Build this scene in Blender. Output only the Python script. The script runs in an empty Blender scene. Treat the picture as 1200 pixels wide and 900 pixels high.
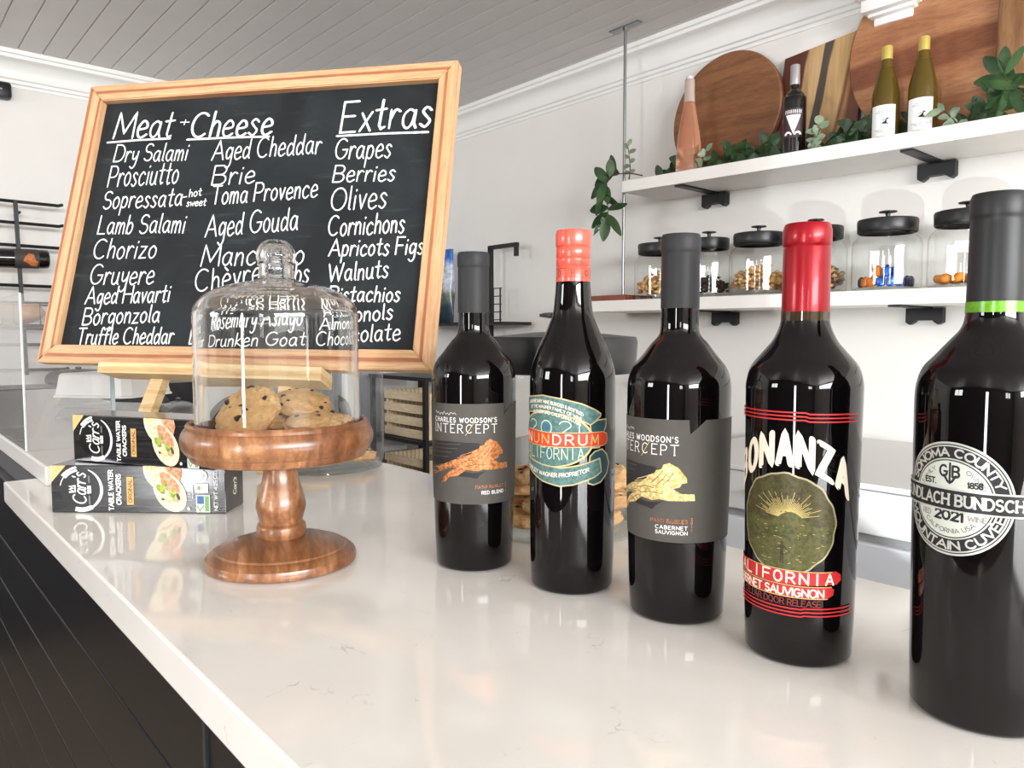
import bpy, bmesh, math, random
from mathutils import Vector, Matrix, noise
from mathutils.geometry import tessellate_polygon
random.seed(7)
PI = math.pi
scene = bpy.context.scene
COL = scene.collection

# ------------------------------------------------------------------ camera
CAMZ, TOP = 1.225, 1.0            # eye height and bar top height above the floor
YAW = math.atan(770 / 880)
PITCH = math.atan(58 / 880)
RX = Vector((math.sin(YAW), math.cos(YAW), 0))
FW = Vector((-math.cos(YAW), math.sin(YAW), 0))
UP = Vector((0, 0, 1))
cam_d = bpy.data.cameras.new('camera')
cam_d.sensor_fit = 'HORIZONTAL'
cam_d.sensor_width = 36
cam_d.lens = 36 * 880 / 1200
cam_d.clip_start = 0.02
cam = bpy.data.objects.new('camera', cam_d)
COL.objects.link(cam)
fwd = math.cos(PITCH) * FW - UP * math.sin(PITCH)
upv = math.sin(PITCH) * FW + UP * math.cos(PITCH)
cam.matrix_world = Matrix(((RX.x, upv.x, -fwd.x, 0), (RX.y, upv.y, -fwd.y, 0), (RX.z, upv.z, -fwd.z, CAMZ), (0, 0, 0, 1)))
scene.camera = cam

# ------------------------------------------------------------------ world, daylight, exposure
w = bpy.data.worlds.new('world')
scene.world = w
w.use_nodes = True
w.node_tree.nodes['Background'].inputs[0].default_value = (0.93, 0.97, 1.0, 1)
w.node_tree.nodes['Background'].inputs[1].default_value = 1.0
scene.view_settings.view_transform = 'Standard'
scene.view_settings.look = 'None'
scene.view_settings.exposure = 0.0
scene.view_settings.gamma = 1.0
scene.view_settings.use_curve_mapping = False
scene.cycles.transparent_max_bounces = 32
scene.cycles.max_bounces = 14
scene.cycles.transmission_bounces = 14
scene.cycles.diffuse_bounces = 5
scene.cycles.glossy_bounces = 5
scene.cycles.sample_clamp_indirect = 6.0


def area_light(name, loc, target, sx, sy, power, col=(1, 1, 1)):
    d = bpy.data.lights.new(name, 'AREA')
    d.shape = 'RECTANGLE'
    d.size, d.size_y = sx, sy
    d.energy = power
    d.color = col
    o = bpy.data.objects.new(name, d)
    COL.objects.link(o)
    o.location = loc
    o.rotation_euler = (Vector(target) - Vector(loc)).to_track_quat('-Z', 'Y').to_euler()
    return o


# daylight through an assumed, unseen door and windows of the rear wall and an added, unseen high window on the right
RW = -3.4       # rear wall
XW = 4.2        # right wall
for nm, x0, x1, z0, z1, pw in (('assumed_glass_door', 0.4, 0.75, 0.1, 2.1, 110), ('assumed_window_rear', 2.6, 3.4, 1.45, 2.2, 40),
                               ('assumed_window_far', -3.1, -1.9, 1.45, 2.2, 68)):
    area_light(nm, ((x0 + x1) / 2, RW - 0.03, (z0 + z1) / 2), ((x0 + x1) / 2, 0, (z0 + z1) / 2), x1 - x0, z1 - z0, pw, (0.97, 0.985, 1.0))
area_light('daylight_fill_side', (XW + 0.03, -0.4, 1.97), (0, -0.4, 1.97), 3.8, 0.8, 430, (0.98, 0.99, 1.0))  # added fill for the far wall, set above what the bottles mirror
# the patch of daylight on the shelf wall, imitated by an added, unseen spot lamp behind the bar
sp = bpy.data.lights.new('added_bounce_spot', 'SPOT')
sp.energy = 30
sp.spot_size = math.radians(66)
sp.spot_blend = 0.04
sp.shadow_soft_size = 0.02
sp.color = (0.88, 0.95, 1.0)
so = bpy.data.objects.new('added_bounce_spot', sp)
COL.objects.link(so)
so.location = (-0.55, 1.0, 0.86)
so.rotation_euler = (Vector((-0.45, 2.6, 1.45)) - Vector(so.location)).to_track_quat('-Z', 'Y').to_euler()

# ------------------------------------------------------------------ material helpers


class NT:
    def __init__(self, name):
        self.m = bpy.data.materials.new(name)
        self.m.use_nodes = True
        self.t = self.m.node_tree
        self.b = self.t.nodes['Principled BSDF']

    def n(self, typ, **kw):
        nd = self.t.nodes.new(typ)
        for k, v in kw.items():
            if k.startswith('i_'):
                nd.inputs[k[2:].replace('_', ' ')].default_value = v
            else:
                setattr(nd, k, v)
        return nd

    def l(self, a, b):
        self.t.links.new(a, b)

    def ramp(self, fac, stops, interp='LINEAR'):
        r = self.n('ShaderNodeValToRGB')
        r.color_ramp.interpolation = interp
        e = r.color_ramp.elements
        while len(e) < len(stops):
            e.new(0.5)
        for k, (p, c) in enumerate(stops):
            e[k].position = p
            e[k].color = (*c, 1)
        self.l(fac, r.inputs[0])
        return r.outputs[0]

    def coord(self, scale=(1, 1, 1), rot=(0, 0, 0), loc=(0, 0, 0)):
        tc = self.n('ShaderNodeTexCoord')
        mp = self.n('ShaderNodeMapping')
        mp.inputs['Scale'].default_value = scale
        mp.inputs['Rotation'].default_value = rot
        mp.inputs['Location'].default_value = loc
        self.l(tc.outputs['Object'], mp.inputs[0])
        return mp.outputs[0]

    def noise(self, vec, scale, detail=3, rough=0.5, dist=0.0):
        nd = self.n('ShaderNodeTexNoise')
        nd.inputs['Scale'].default_value = scale
        nd.inputs['Detail'].default_value = detail
        nd.inputs['Roughness'].default_value = rough
        nd.inputs['Distortion'].default_value = dist
        self.l(vec, nd.inputs['Vector'])
        return nd.outputs['Fac']

    def bump(self, h, strength=0.3, dist=0.002):
        bp = self.n('ShaderNodeBump')
        bp.inputs['Strength'].default_value = strength
        bp.inputs['Distance'].default_value = dist
        self.l(h, bp.inputs['Height'])
        self.l(bp.outputs[0], self.b.inputs['Normal'])

    def mix(self, fac, a, b, mode='MIX'):
        mx = self.n('ShaderNodeMix', data_type='RGBA', blend_type=mode)
        for sock, v in ((0, fac), (6, a), (7, b)):
            if hasattr(v, 'is_output'):
                self.l(v, mx.inputs[sock])
            elif sock == 0:
                mx.inputs[0].default_value = v
            else:
                mx.inputs[sock].default_value = (*v, 1)
        return mx.outputs[2]


def sr(r, g, b):
    f = lambda c: (c / 255 / 12.92) if c / 255 <= 0.04045 else ((c / 255 + 0.055) / 1.055) ** 2.4
    return (f(r), f(g), f(b))


def plain(name, col, rough=0.5, metal=0.0, spec=0.5, coat=0.0, var=0.0, vscale=30, bump=0.0):
    t = NT(name)
    b = t.b
    b.inputs['Base Color'].default_value = (*col, 1)
    b.inputs['Roughness'].default_value = rough
    b.inputs['Metallic'].default_value = metal
    b.inputs['Specular IOR Level'].default_value = spec
    b.inputs['Coat Weight'].default_value = coat
    b.inputs['Coat Roughness'].default_value = 0.05
    if var or bump:
        f = t.noise(t.coord(), vscale, 4, 0.6)
        if var:
            c = t.ramp(f, [(0.3, tuple(x * (1 - var) for x in col)), (0.7, tuple(min(1, x * (1 + var)) for x in col))])
            t.l(c, b.inputs['Base Color'])
        if bump:
            t.bump(f, bump)
    return t.m


def wood(name, c1, c2, c3, scale=14, stretch=(1, 12, 12), rot=(0, 0, 0), rough=0.45, coat=0.0, dist=4.0, loc=(0, 0, 0), ring=True):
    """grain running along local X (before rot)"""
    t = NT(name)
    v = t.coord(stretch, rot, loc)
    f1 = t.noise(v, scale * 0.12, 3, 0.5, 0.6)
    f2 = t.noise(v, scale * 0.9, 6, 0.65, 0.3)
    wv = t.n('ShaderNodeTexWave', wave_type='BANDS', bands_direction='Y')
    wv.inputs['Scale'].default_value = scale * 0.055
    wv.inputs['Distortion'].default_value = dist
    wv.inputs['Detail'].default_value = 3
    wv.inputs['Detail Scale'].default_value = 0.6
    t.l(v, wv.inputs['Vector'])
    base = t.ramp(f1, [(0.35, c1), (0.65, c2)])
    if ring:
        gr = t.ramp(wv.outputs['Fac'], [(0.0, (0, 0, 0)), (0.72, (0.05, 0.05, 0.05)), (0.95, (1, 1, 1))])
        base = t.mix(gr, base, c3)
    fine = t.ramp(f2, [(0.35, (0.78, 0.78, 0.78)), (0.62, (1.06, 1.06, 1.06))])
    t.l(t.mix(1.0, base, fine, 'MULTIPLY'), t.b.inputs['Base Color'])
    t.b.inputs['Roughness'].default_value = rough
    t.b.inputs['Coat Weight'].default_value = coat
    t.b.inputs['Coat Roughness'].default_value = 0.15
    t.bump(f2, 0.12, 0.001)
    return t.m


def real_glass(name, tint=(1, 1, 1), rough=0.0, ior=1.45):
    t = NT(name)
    t.b.inputs['Base Color'].default_value = (*tint, 1)
    t.b.inputs['Roughness'].default_value = rough
    t.b.inputs['IOR'].default_value = ior
    t.b.inputs['Transmission Weight'].default_value = 1.0
    return t.m


def thin_glass(name, tint=(0.95, 0.97, 0.96), edge=(0.45, 0.5, 0.48), refl=1.0, rough=0.01):
    """a thin pane or wall: clear straight through, mirror-like and denser at grazing angles"""
    t = NT(name)
    t.t.nodes.remove(t.b)
    out = t.t.nodes['Material Output']
    lw = t.n('ShaderNodeLayerWeight')
    lw.inputs['Blend'].default_value = 0.5
    tr = t.n('ShaderNodeBsdfTransparent')
    t.l(t.ramp(lw.outputs['Facing'], [(0.0, tint), (0.8, tint), (0.985, edge)]), tr.inputs[0])
    gl = t.n('ShaderNodeBsdfGlossy')
    gl.inputs['Roughness'].default_value = rough
    lwf = t.n('ShaderNodeLayerWeight')
    lwf.inputs['Blend'].default_value = 0.5
    pw = t.n('ShaderNodeMath', operation='POWER')
    pw.inputs[1].default_value = 5.0
    t.l(lwf.outputs['Facing'], pw.inputs[0])
    fr = t.n('ShaderNodeMath', operation='MULTIPLY_ADD')
    fr.inputs[1].default_value = 0.9
    fr.inputs[2].default_value = 0.045
    t.l(pw.outputs[0], fr.inputs[0])
    mu = t.n('ShaderNodeMath', operation='MULTIPLY')
    mu.inputs[1].default_value = refl
    mu.use_clamp = True
    t.l(fr.outputs[0], mu.inputs[0])
    mx = t.n('ShaderNodeMixShader')
    t.l(mu.outputs[0], mx.inputs[0])
    t.l(tr.outputs[0], mx.inputs[1])
    t.l(gl.outputs[0], mx.inputs[2])
    t.l(mx.outputs[0], out.inputs[0])
    return t.m


# ------------------------------------------------------------------ object helpers
def link_mesh(name, bm, mat=None, parent=None, smooth=None, loc=None):
    me = bpy.data.meshes.new(name)
    bmesh.ops.recalc_face_normals(bm, faces=bm.faces) if smooth is not None else None
    bm.to_mesh(me)
    bm.free()
    if smooth is not None:
        for p in me.polygons:
            p.use_smooth = True
        me.set_sharp_from_angle(angle=math.radians(smooth))
    if mat:
        me.materials.append(mat)
    o = bpy.data.objects.new(name, me)
    COL.objects.link(o)
    if parent:
        o.parent = parent
    if loc:
        o.location = loc
    return o


def thing(name, label, cat, loc=(0, 0, 0), rz=0, group=None):
    o = bpy.data.objects.new(name, None)
    o.empty_display_size = 0.05
    COL.objects.link(o)
    o.location = loc
    o.rotation_euler = (0, 0, rz)
    o['label'], o['category'] = label, cat
    if group:
        o['group'] = group
    return o


def tag(o, label, cat, group=None, kind=None):
    o['label'], o['category'] = label, cat
    if group:
        o['group'] = group
    if kind:
        o['kind'] = kind
    return o


def struct(o):
    o['kind'] = 'structure'
    return o


def dup(root, loc, rz, label, group=None):
    r = root.copy()
    COL.objects.link(r)
    r.location = loc
    r.rotation_euler = (0, 0, rz)
    r['label'] = label
    if group:
        r['group'] = group
    for ch in list(root.children):
        c = ch.copy()
        COL.objects.link(c)
        c.parent = r
        for g in list(ch.children):
            d = g.copy()
            COL.objects.link(d)
            d.parent = c
    return r


def box(bm, x0, x1, y0, y1, z0, z1, bev=0.0, mtx=None):
    vs = [bm.verts.new((x, y, z)) for x in (x0, x1) for y in (y0, y1) for z in (z0, z1)]
    fs = [bm.faces.new([vs[i] for i in q]) for q in ((0, 1, 3, 2), (4, 6, 7, 5), (0, 4, 5, 1), (2, 3, 7, 6), (0, 2, 6, 4), (1, 5, 7, 3))]
    if bev:
        es = list({e for f in fs for e in f.edges})
        r = bmesh.ops.bevel(bm, geom=es, offset=bev, segments=2, affect='EDGES', profile=0.5)
        vs = list({v for f in r['faces'] for v in f.verts} | {v for v in vs if v.is_valid})
    if mtx:
        bmesh.ops.transform(bm, matrix=mtx, verts=[v for v in vs if v.is_valid])
    return vs


def newbox(*a, **k):
    bm = bmesh.new()
    box(bm, *a, **k)
    return bm


def lathe(bm, prof, seg=64, c=(0, 0, 0), close=False):
    rings = []
    for r, z in prof:
        if r < 1e-6:
            rings.append([bm.verts.new((c[0], c[1], c[2] + z))])
        else:
            rings.append([bm.verts.new((c[0] + r * math.cos(2 * PI * k / seg), c[1] + r * math.sin(2 * PI * k / seg), c[2] + z)) for k in range(seg)])
    pairs = list(zip(rings[:-1], rings[1:]))
    if close:
        pairs.append((rings[-1], rings[0]))
    for a, b in pairs:
        if len(a) == 1 and len(b) == 1:
            continue
        for k in range(seg):
            j = (k + 1) % seg
            if len(a) == 1:
                bm.faces.new((a[0], b[j], b[k]))
            elif len(b) == 1:
                bm.faces.new((a[k], a[j], b[0]))
            else:
                bm.faces.new((a[k], a[j], b[j], b[k]))
    return bm


def newlathe(prof, seg=64, **k):
    return lathe(bmesh.new(), prof, seg, **k)


def smooth_prof(pts, n=4):
    """Catmull-Rom through profile points"""
    out = []
    for i in range(len(pts) - 1):
        p0 = pts[max(i - 1, 0)]
        p1, p2 = pts[i], pts[i + 1]
        p3 = pts[min(i + 2, len(pts) - 1)]
        for k in range(n):
            t = k / n
            out.append(tuple(0.5 * (2 * p1[d] + (p2[d] - p0[d]) * t + (2 * p0[d] - 5 * p1[d] + 4 * p2[d] - p3[d]) * t * t + (3 * p1[d] - p0[d] - 3 * p2[d] + p3[d]) * t ** 3) for d in range(len(p1))))
    out.append(tuple(pts[-1]))
    return out


def tube(bm, pts, r, seg=8, cap=True):
    pts = [Vector(p) for p in pts]
    rings = []
    for i, p in enumerate(pts):
        d = (pts[min(i + 1, len(pts) - 1)] - pts[max(i - 1, 0)]).normalized()
        a = d.cross(Vector((0, 0, 1)) if abs(d.z) < 0.9 else Vector((1, 0, 0))).normalized()
        b = d.cross(a)
        rr = r[i] if isinstance(r, (list, tuple)) else r
        rings.append([bm.verts.new(p + (a * math.cos(2 * PI * k / seg) + b * math.sin(2 * PI * k / seg)) * rr) for k in range(seg)])
    for A, B in zip(rings[:-1], rings[1:]):
        for k in range(seg):
            bm.faces.new((A[k], A[(k + 1) % seg], B[(k + 1) % seg], B[k]))
    if cap:
        bm.faces.new(rings[0][::-1])
        bm.faces.new(rings[-1])
    return bm


def bar(bm, a, b, w, h, up=(0, 0, 1), bev=0.0):
    """rectangular bar from a to b, w across, h along up"""
    a, b = Vector(a), Vector(b)
    x = (b - a).normalized()
    y = Vector(up).cross(x).normalized()
    z = x.cross(y)
    M = Matrix(((x.x, y.x, z.x, a.x), (x.y, y.y, z.y, a.y), (x.z, y.z, z.z, a.z), (0, 0, 0, 1)))
    box(bm, 0, (b - a).length, -w / 2, w / 2, -h / 2, h / 2, bev, M)
    return bm


# ------------------------------------------------------------------ lettering: stroke fonts, ribbons and filled shapes that can be wrapped on a surface
def ar(cx, cy, rx, ry, a0, a1, n=9):
    return [(cx + rx * math.cos(math.radians(a0 + (a1 - a0) * k / n)), cy + ry * math.sin(math.radians(a0 + (a1 - a0) * k / n))) for k in range(n + 1)]


CAPS = {
    'A': (.78, [[(0, 0), (.39, 1), (.78, 0)], [(.14, .34), (.64, .34)]]),
    'B': (.62, [[(0, 0), (0, 1)], [(0, 1), (.3, 1)] + ar(.32, .76, .24, .24, 90, -90) + [(0, .52)], [(.3, .52)] + ar(.32, .26, .28, .26, 90, -90) + [(0, 0)]]),
    'C': (.72, [ar(.38, .5, .38, .5, 48, 312, 14)]),
    'D': (.7, [[(0, 0), (0, 1), (.25, 1)] + ar(.28, .5, .42, .5, 90, -90, 12) + [(0, 0)]]),
    'E': (.52, [[(.52, 1), (0, 1), (0, 0), (.52, 0)], [(0, .52), (.42, .52)]]),
    'F': (.5, [[(.52, 1), (0, 1), (0, 0)], [(0, .52), (.42, .52)]]),
    'G': (.76, [ar(.38, .5, .38, .5, 48, 330, 14) + [(.74, .45), (.45, .45)]]),
    'H': (.68, [[(0, 0), (0, 1)], [(.68, 0), (.68, 1)], [(0, .52), (.68, .52)]]),
    'I': (.04, [[(.02, 0), (.02, 1)]]),
    'J': (.4, [[(.38, 1), (.38, .22)] + ar(.19, .22, .19, .22, 0, -170, 7)]),
    'K': (.62, [[(0, 0), (0, 1)], [(.6, 1), (0, .42)], [(.2, .6), (.62, 0)]]),
    'L': (.5, [[(0, 1), (0, 0), (.5, 0)]]),
    'M': (.86, [[(0, 0), (.06, 1), (.43, .2), (.8, 1), (.86, 0)]]),
    'N': (.7, [[(0, 0), (0, 1), (.7, 0), (.7, 1)]]),
    'O': (.8, [ar(.4, .5, .4, .5, 90, 450, 20)]),
    'P': (.58, [[(0, 0), (0, 1), (.3, 1)] + ar(.31, .73, .27, .27, 90, -90) + [(0, .46)]]),
    'Q': (.8, [ar(.4, .5, .4, .5, 90, 450, 20), [(.5, .25), (.78, -.06)]]),
    'R': (.62, [[(0, 0), (0, 1), (.3, 1)] + ar(.31, .74, .26, .26, 90, -90) + [(0, .48)], [(.3, .48), (.62, 0)]]),
    'S': (.56, [ar(.28, .75, .26, .25, 30, 250, 9) + ar(.28, .26, .27, .26, 90, -150, 9)]),
    'T': (.64, [[(0, 1), (.64, 1)], [(.32, 1), (.32, 0)]]),
    'U': (.68, [[(0, 1), (0, .32)] + ar(.34, .32, .34, .32, 180, 360, 10) + [(.68, 1)]]),
    'V': (.74, [[(0, 1), (.37, 0), (.74, 1)]]),
    'W': (1.0, [[(0, 1), (.25, 0), (.5, .85), (.75, 0), (1, 1)]]),
    'X': (.68, [[(0, 0), (.66, 1)], [(.02, 1), (.68, 0)]]),
    'Y': (.68, [[(0, 1), (.34, .48), (.68, 1)], [(.34, .48), (.34, 0)]]),
    'Z': (.64, [[(.02, 1), (.62, 1), (0, 0), (.64, 0)]]),
    '0': (.62, [ar(.31, .5, .31, .5, 90, 450, 18)]),
    '1': (.24, [[(0, .78), (.16, 1), (.16, 0)]]),
    '2': (.56, [ar(.28, .72, .26, .28, 165, -30, 9) + [(0, 0), (.56, 0)]]),
    '3': (.54, [ar(.26, .75, .24, .25, 150, -90, 8) + ar(.26, .26, .27, .26, 90, -150, 8)]),
    '5': (.54, [[(.5, 1), (.08, 1), (.04, .55)] + ar(.25, .32, .28, .32, 120, -150, 9)]),
    '8': (.56, [ar(.28, .76, .23, .24, 90, 450, 12), ar(.28, .26, .28, .26, 90, 450, 12)]),
    "'": (.08, [[(.05, 1), (.03, .8)]]), '.': (.08, [[(.03, 0), (.05, .02)]]), '-': (.3, [[(0, .45), (.3, .45)]]),
    '+': (.5, [[(.25, .2), (.25, .8)], [(-.02, .5), (.5, .52)]]), '&': (.6, [ar(.25, .78, .17, .22, -60, 220, 8) + [(.6, 0)], ar(.25, .25, .25, .25, 100, 360, 8)]),
    ' ': (.24, []),
    'É': (.52, [[(.52, 1), (0, 1), (0, 0), (.52, 0)], [(0, .52), (.42, .52)], [(.2, 1.12), (.36, 1.28)]]),
}
HAND = {
    'a': (.5, [[(.42, .52), (.25, .62), (.06, .45), (.05, .16), (.2, 0), (.36, .15), (.43, .55)], [(.43, .58), (.42, .15), (.5, 0)]]),
    'b': (.44, [[(.06, 1), (.04, 0)], [(.04, .35), (.2, .6), (.4, .45), (.38, .12), (.2, -.02), (.04, .12)]]),
    'c': (.44, [[(.42, .5), (.25, .62), (.05, .4), (.08, .1), (.25, -.02), (.44, .1)]]),
    'd': (.48, [[(.4, .45), (.22, .6), (.05, .4), (.06, .1), (.2, 0), (.38, .2)], [(.44, 1.0), (.41, .1), (.48, 0)]]),
    'e': (.45, [[(.06, .3), (.4, .36), (.38, .55), (.22, .63), (.05, .4), (.07, .1), (.24, -.02), (.46, .1)]]),
    'f': (.36, [[(.42, .88), (.3, 1.02), (.18, .9), (.16, .4), (.15, -.05)], [(.02, .55), (.36, .57)]]),
    'g': (.46, [[(.4, .5), (.24, .62), (.06, .42), (.1, .1), (.25, .08), (.4, .3)], [(.43, .6), (.42, .1), (.38, -.25), (.22, -.4), (.04, -.28)]]),
    'h': (.42, [[(.06, 1), (.04, 0)], [(.04, .35), (.2, .6), (.36, .5), (.38, .2), (.38, 0)]]),
    'i': (.14, [[(.08, .58), (.07, 0)], [(.1, .8), (.11, .85)]]),
    'k': (.4, [[(.05, 1), (.04, 0)], [(.36, .6), (.05, .28), (.38, 0)]]),
    'l': (.14, [[(.08, 1), (.07, .05), (.14, 0)]]),
    'm': (.62, [[(.04, .6), (.04, 0)], [(.04, .35), (.16, .6), (.28, .5), (.29, .2), (.29, 0)], [(.29, .35), (.42, .6), (.54, .5), (.56, .2), (.57, 0)]]),
    'n': (.42, [[(.04, .6), (.04, 0)], [(.04, .35), (.2, .6), (.35, .5), (.37, .2), (.38, 0)]]),
    'o': (.44, [[(.22, .62), (.05, .45), (.05, .15), (.22, -.02), (.4, .15), (.4, .45), (.24, .62)]]),
    'p': (.44, [[(.06, .6), (.03, -.4)], [(.05, .4), (.2, .62), (.4, .45), (.36, .1), (.2, 0), (.05, .12)]]),
    'r': (.34, [[(.05, .6), (.05, 0)], [(.05, .3), (.14, .52), (.24, .61), (.36, .54)]]),
    's': (.38, [[(.36, .52), (.2, .63), (.07, .5), (.2, .33), (.34, .17), (.2, -.02), (.02, .08)]]),
    't': (.36, [[(.2, .95), (.17, .12), (.25, 0), (.36, .06)], [(.0, .62), (.36, .65)]]),
    'u': (.48, [[(.05, .6), (.05, .14), (.2, -.01), (.36, .15), (.41, .6)], [(.41, .6), (.41, .06), (.48, 0)]]),
    'v': (.38, [[(.03, .6), (.19, 0), (.38, .62)]]),
    'w': (.56, [[(.03, .6), (.15, 0), (.28, .45), (.42, 0), (.56, .62)]]),
    'x': (.4, [[(.04, .6), (.4, 0)], [(.4, .62), (.03, 0)]]),
    'y': (.42, [[(.05, .6), (.09, .2), (.24, .14), (.38, .35)], [(.42, .6), (.4, .1), (.34, -.25), (.18, -.4), (.02, -.3)]]),
    'z': (.42, [[(.05, .58), (.38, .58), (.04, 0), (.42, .02)]]),
}
HAND['è'] = (.45, HAND['e'][1] + [[(.12, .95), (.28, .78)]])
ROUND = set('abcdeghmnoprsuyèf')


def text_lines(s, gap=.16, hand=False, slant=0.0, serif=0.0, jit=0.0):
    """polylines of a string with cap height 1, from x = 0; returns (lines, width)"""
    out, x = [], 0.0
    for ch in s:
        lower = ch in HAND
        wd, st = HAND[ch] if lower else CAPS[ch]
        jy = random.uniform(-jit, jit)
        js = 1 + random.uniform(-jit, jit)
        for ln in st:
            if lower and ch in ROUND and len(ln) > 3:
                ln = smooth_prof(ln, 4)
            pts = [(x + px * js + slant * py, py * js + jy) for px, py in ln]
            out.append(pts)
            if serif and not lower:
                for (px, py) in (ln[0], ln[-1]):
                    if abs(py) < .01 or abs(py - 1) < .01:
                        out.append([(x + px - serif, py), (x + px + serif, py)])
        x += wd * js + gap
    return out, x - gap


def ribbon(bm, line, hw, f, step=0.004, caps=True, jit=0.0):
    """flat stroke of half-width hw along a 2-D polyline, placed by f(x, y) -> Vector"""
    pts = [Vector((p[0], p[1])) for p in line]
    res = [pts[0]]
    for a, b in zip(pts[:-1], pts[1:]):
        n = max(1, int((b - a).length / step))
        res += [a.lerp(b, k / n) for k in range(1, n + 1)]
    pts = [p for i, p in enumerate(res) if i == 0 or (p - res[i - 1]).length > 1e-7]
    if len(pts) < 2:
        return
    L, R = [], []
    for i, p in enumerate(pts):
        d0 = (p - pts[i - 1]).normalized() if i else (pts[1] - p).normalized()
        d1 = (pts[i + 1] - p).normalized() if i < len(pts) - 1 else d0
        d = d0 + d1
        d = d.normalized() if d.length > 1e-4 else d0
        k = min(1.6, 1 / max(0.3, d.dot(d0)))
        h = hw * (1 + random.uniform(-jit, jit))
        nrm = Vector((-d.y, d.x)) * h * k
        L.append(bm.verts.new(f(*(p + nrm))))
        R.append(bm.verts.new(f(*(p - nrm))))
    for i in range(len(pts) - 1):
        bm.faces.new((L[i], R[i], R[i + 1], L[i + 1]))
    if caps:
        for p, q, a, b in ((pts[0], pts[1], L[0], R[0]), (pts[-1], pts[-2], R[-1], L[-1])):
            d = (p - q).normalized()
            a0 = math.atan2(d.y, d.x)
            arc = [bm.verts.new(f(p.x + hw * math.cos(a0 + t), p.y + hw * math.sin(a0 + t))) for t in (-PI / 4, 0, PI / 4)]
            try:
                bm.faces.new([b if p is pts[0] else a] + arc + [a if p is pts[0] else b])
            except ValueError:
                pass


def write(bm, s, f, cx, y, h, width=None, weight=.07, align='c', gap=.16, hand=False, slant=0, serif=0, jit=0, xs=1.0, step=None):
    """lettering of cap height h with its baseline on y; width squeezes or stretches it"""
    lines, wd = text_lines(s, gap, hand, slant, serif, jit)
    sx = (width / wd) if width else h * xs
    x0 = cx - (wd * sx / 2 if align == 'c' else 0)
    for ln in lines:
        ribbon(bm, [(x0 + px * sx, y + py * h) for px, py in ln], weight * h, f, step=min(h * .3, step) if step else h * .3, jit=jit)


def write_arc(bm, s, f, cx, cy, r, h, mid, span, weight=.08, inward=True, gap=.16, serif=0):
    """lettering along an arc (degrees); inward=True reads along the top of a circle"""
    lines, wd = text_lines(s, gap, serif=serif)
    sgn = -1 if inward else 1
    for ln in lines:
        pts = []
        for px, py in ln:
            t = math.radians(mid + sgn * (px / wd - .5) * span)
            rr = r + py * h if inward else r + h - py * h
            pts.append((cx + rr * math.cos(t), cy + rr * math.sin(t)))
        ribbon(bm, pts, weight * h, f, step=.0012)


def fill(bm, pts, f, step=0.003):
    """a flat outline filled and bent onto a surface"""
    t = bmesh.new()
    vs = [t.verts.new((p[0], p[1], 0)) for p in pts]
    for tri in tessellate_polygon([[Vector((p[0], p[1], 0)) for p in pts]]):
        try:
            t.faces.new([vs[i] for i in tri])
        except ValueError:
            pass
    x0, x1 = min(p[0] for p in pts), max(p[0] for p in pts)
    k = x0 + step
    while k < x1:
        bmesh.ops.bisect_plane(t, geom=t.verts[:] + t.edges[:] + t.faces[:], plane_co=(k, 0, 0), plane_no=(1, 0, 0))
        k += step
    y0, y1 = min(p[1] for p in pts), max(p[1] for p in pts)
    k = y0 + step * 6
    while k < y1:
        bmesh.ops.bisect_plane(t, geom=t.verts[:] + t.edges[:] + t.faces[:], plane_co=(0, k, 0), plane_no=(0, 1, 0))
        k += step * 6
    mp = {v: bm.verts.new(f(v.co.x, v.co.y)) for v in t.verts}
    for fc in t.faces:
        try:
            bm.faces.new([mp[v] for v in fc.verts])
        except ValueError:
            pass
    t.free()


def on_cyl(r, eps=0.0):
    """(arc length, z) -> point on a cylinder; r may be a function of z; arc 0 faces local -Y, positive to the right"""
    def f(x, y):
        R0 = r(y) if callable(r) else r
        R1 = R0 + eps
        return Vector((R1 * math.sin(x / R0), -R1 * math.cos(x / R0), y))
    return f


def ellipse(cx, cy, rx, ry, n=48, a0=0, a1=360):
    return [(cx + rx * math.cos(math.radians(a0 + (a1 - a0) * k / n)), cy + ry * math.sin(math.radians(a0 + (a1 - a0) * k / n))) for k in range(n if a1 - a0 == 360 else n + 1)]


def prof_r(pts):
    """radius of a turned body at a height, read off its profile"""
    ps = sorted((z, r) for r, z in pts)

    def f(z):
        if z <= ps[0][0]:
            return ps[0][1]
        for (za, ra), (zb, rb) in zip(ps[:-1], ps[1:]):
            if za <= z <= zb:
                return ra + (rb - ra) * ((z - za) / (zb - za) if zb > za else 0)
        return ps[-1][1]
    return f


def face_cam(p):
    """rotation that turns local -Y at p towards the photographer's side of the bar"""
    d = Vector((-p[0], -p[1]))
    d.normalize()
    return math.atan2(d.x, -d.y)

# ------------------------------------------------------------------ materials
M_wall = plain('wall_paint', sr(232, 229, 224), 0.6, spec=0.25, var=0.015, vscale=4, bump=0.03)
M_ceil = plain('ceiling_paint', sr(214, 211, 209), 0.42, spec=0.4, var=0.02, vscale=6, bump=0.03)
M_trim = plain('trim_gloss_white', sr(240, 239, 236), 0.35, spec=0.45)
M_plaster = plain('plaster_white', sr(244, 243, 241), 0.5)
M_shelf = plain('shelf_white', sr(244, 240, 234), 0.45, var=0.015, vscale=9)
M_blackmetal = plain('black_metal', sr(26, 27, 28), 0.45, spec=0.4, var=0.15, vscale=60)
M_blackgloss = plain('black_paint_satin', sr(20, 20, 22), 0.3, spec=0.35, var=0.12, vscale=9, bump=0.03)
M_blackplastic = plain('black_plastic', sr(22, 23, 24), 0.38, spec=0.5)
M_steel = plain('brushed_steel', sr(150, 152, 152), 0.28, metal=1.0, var=0.1, vscale=80)
M_zinc = plain('zinc_rod', sr(140, 143, 142), 0.35, metal=0.9)
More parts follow.
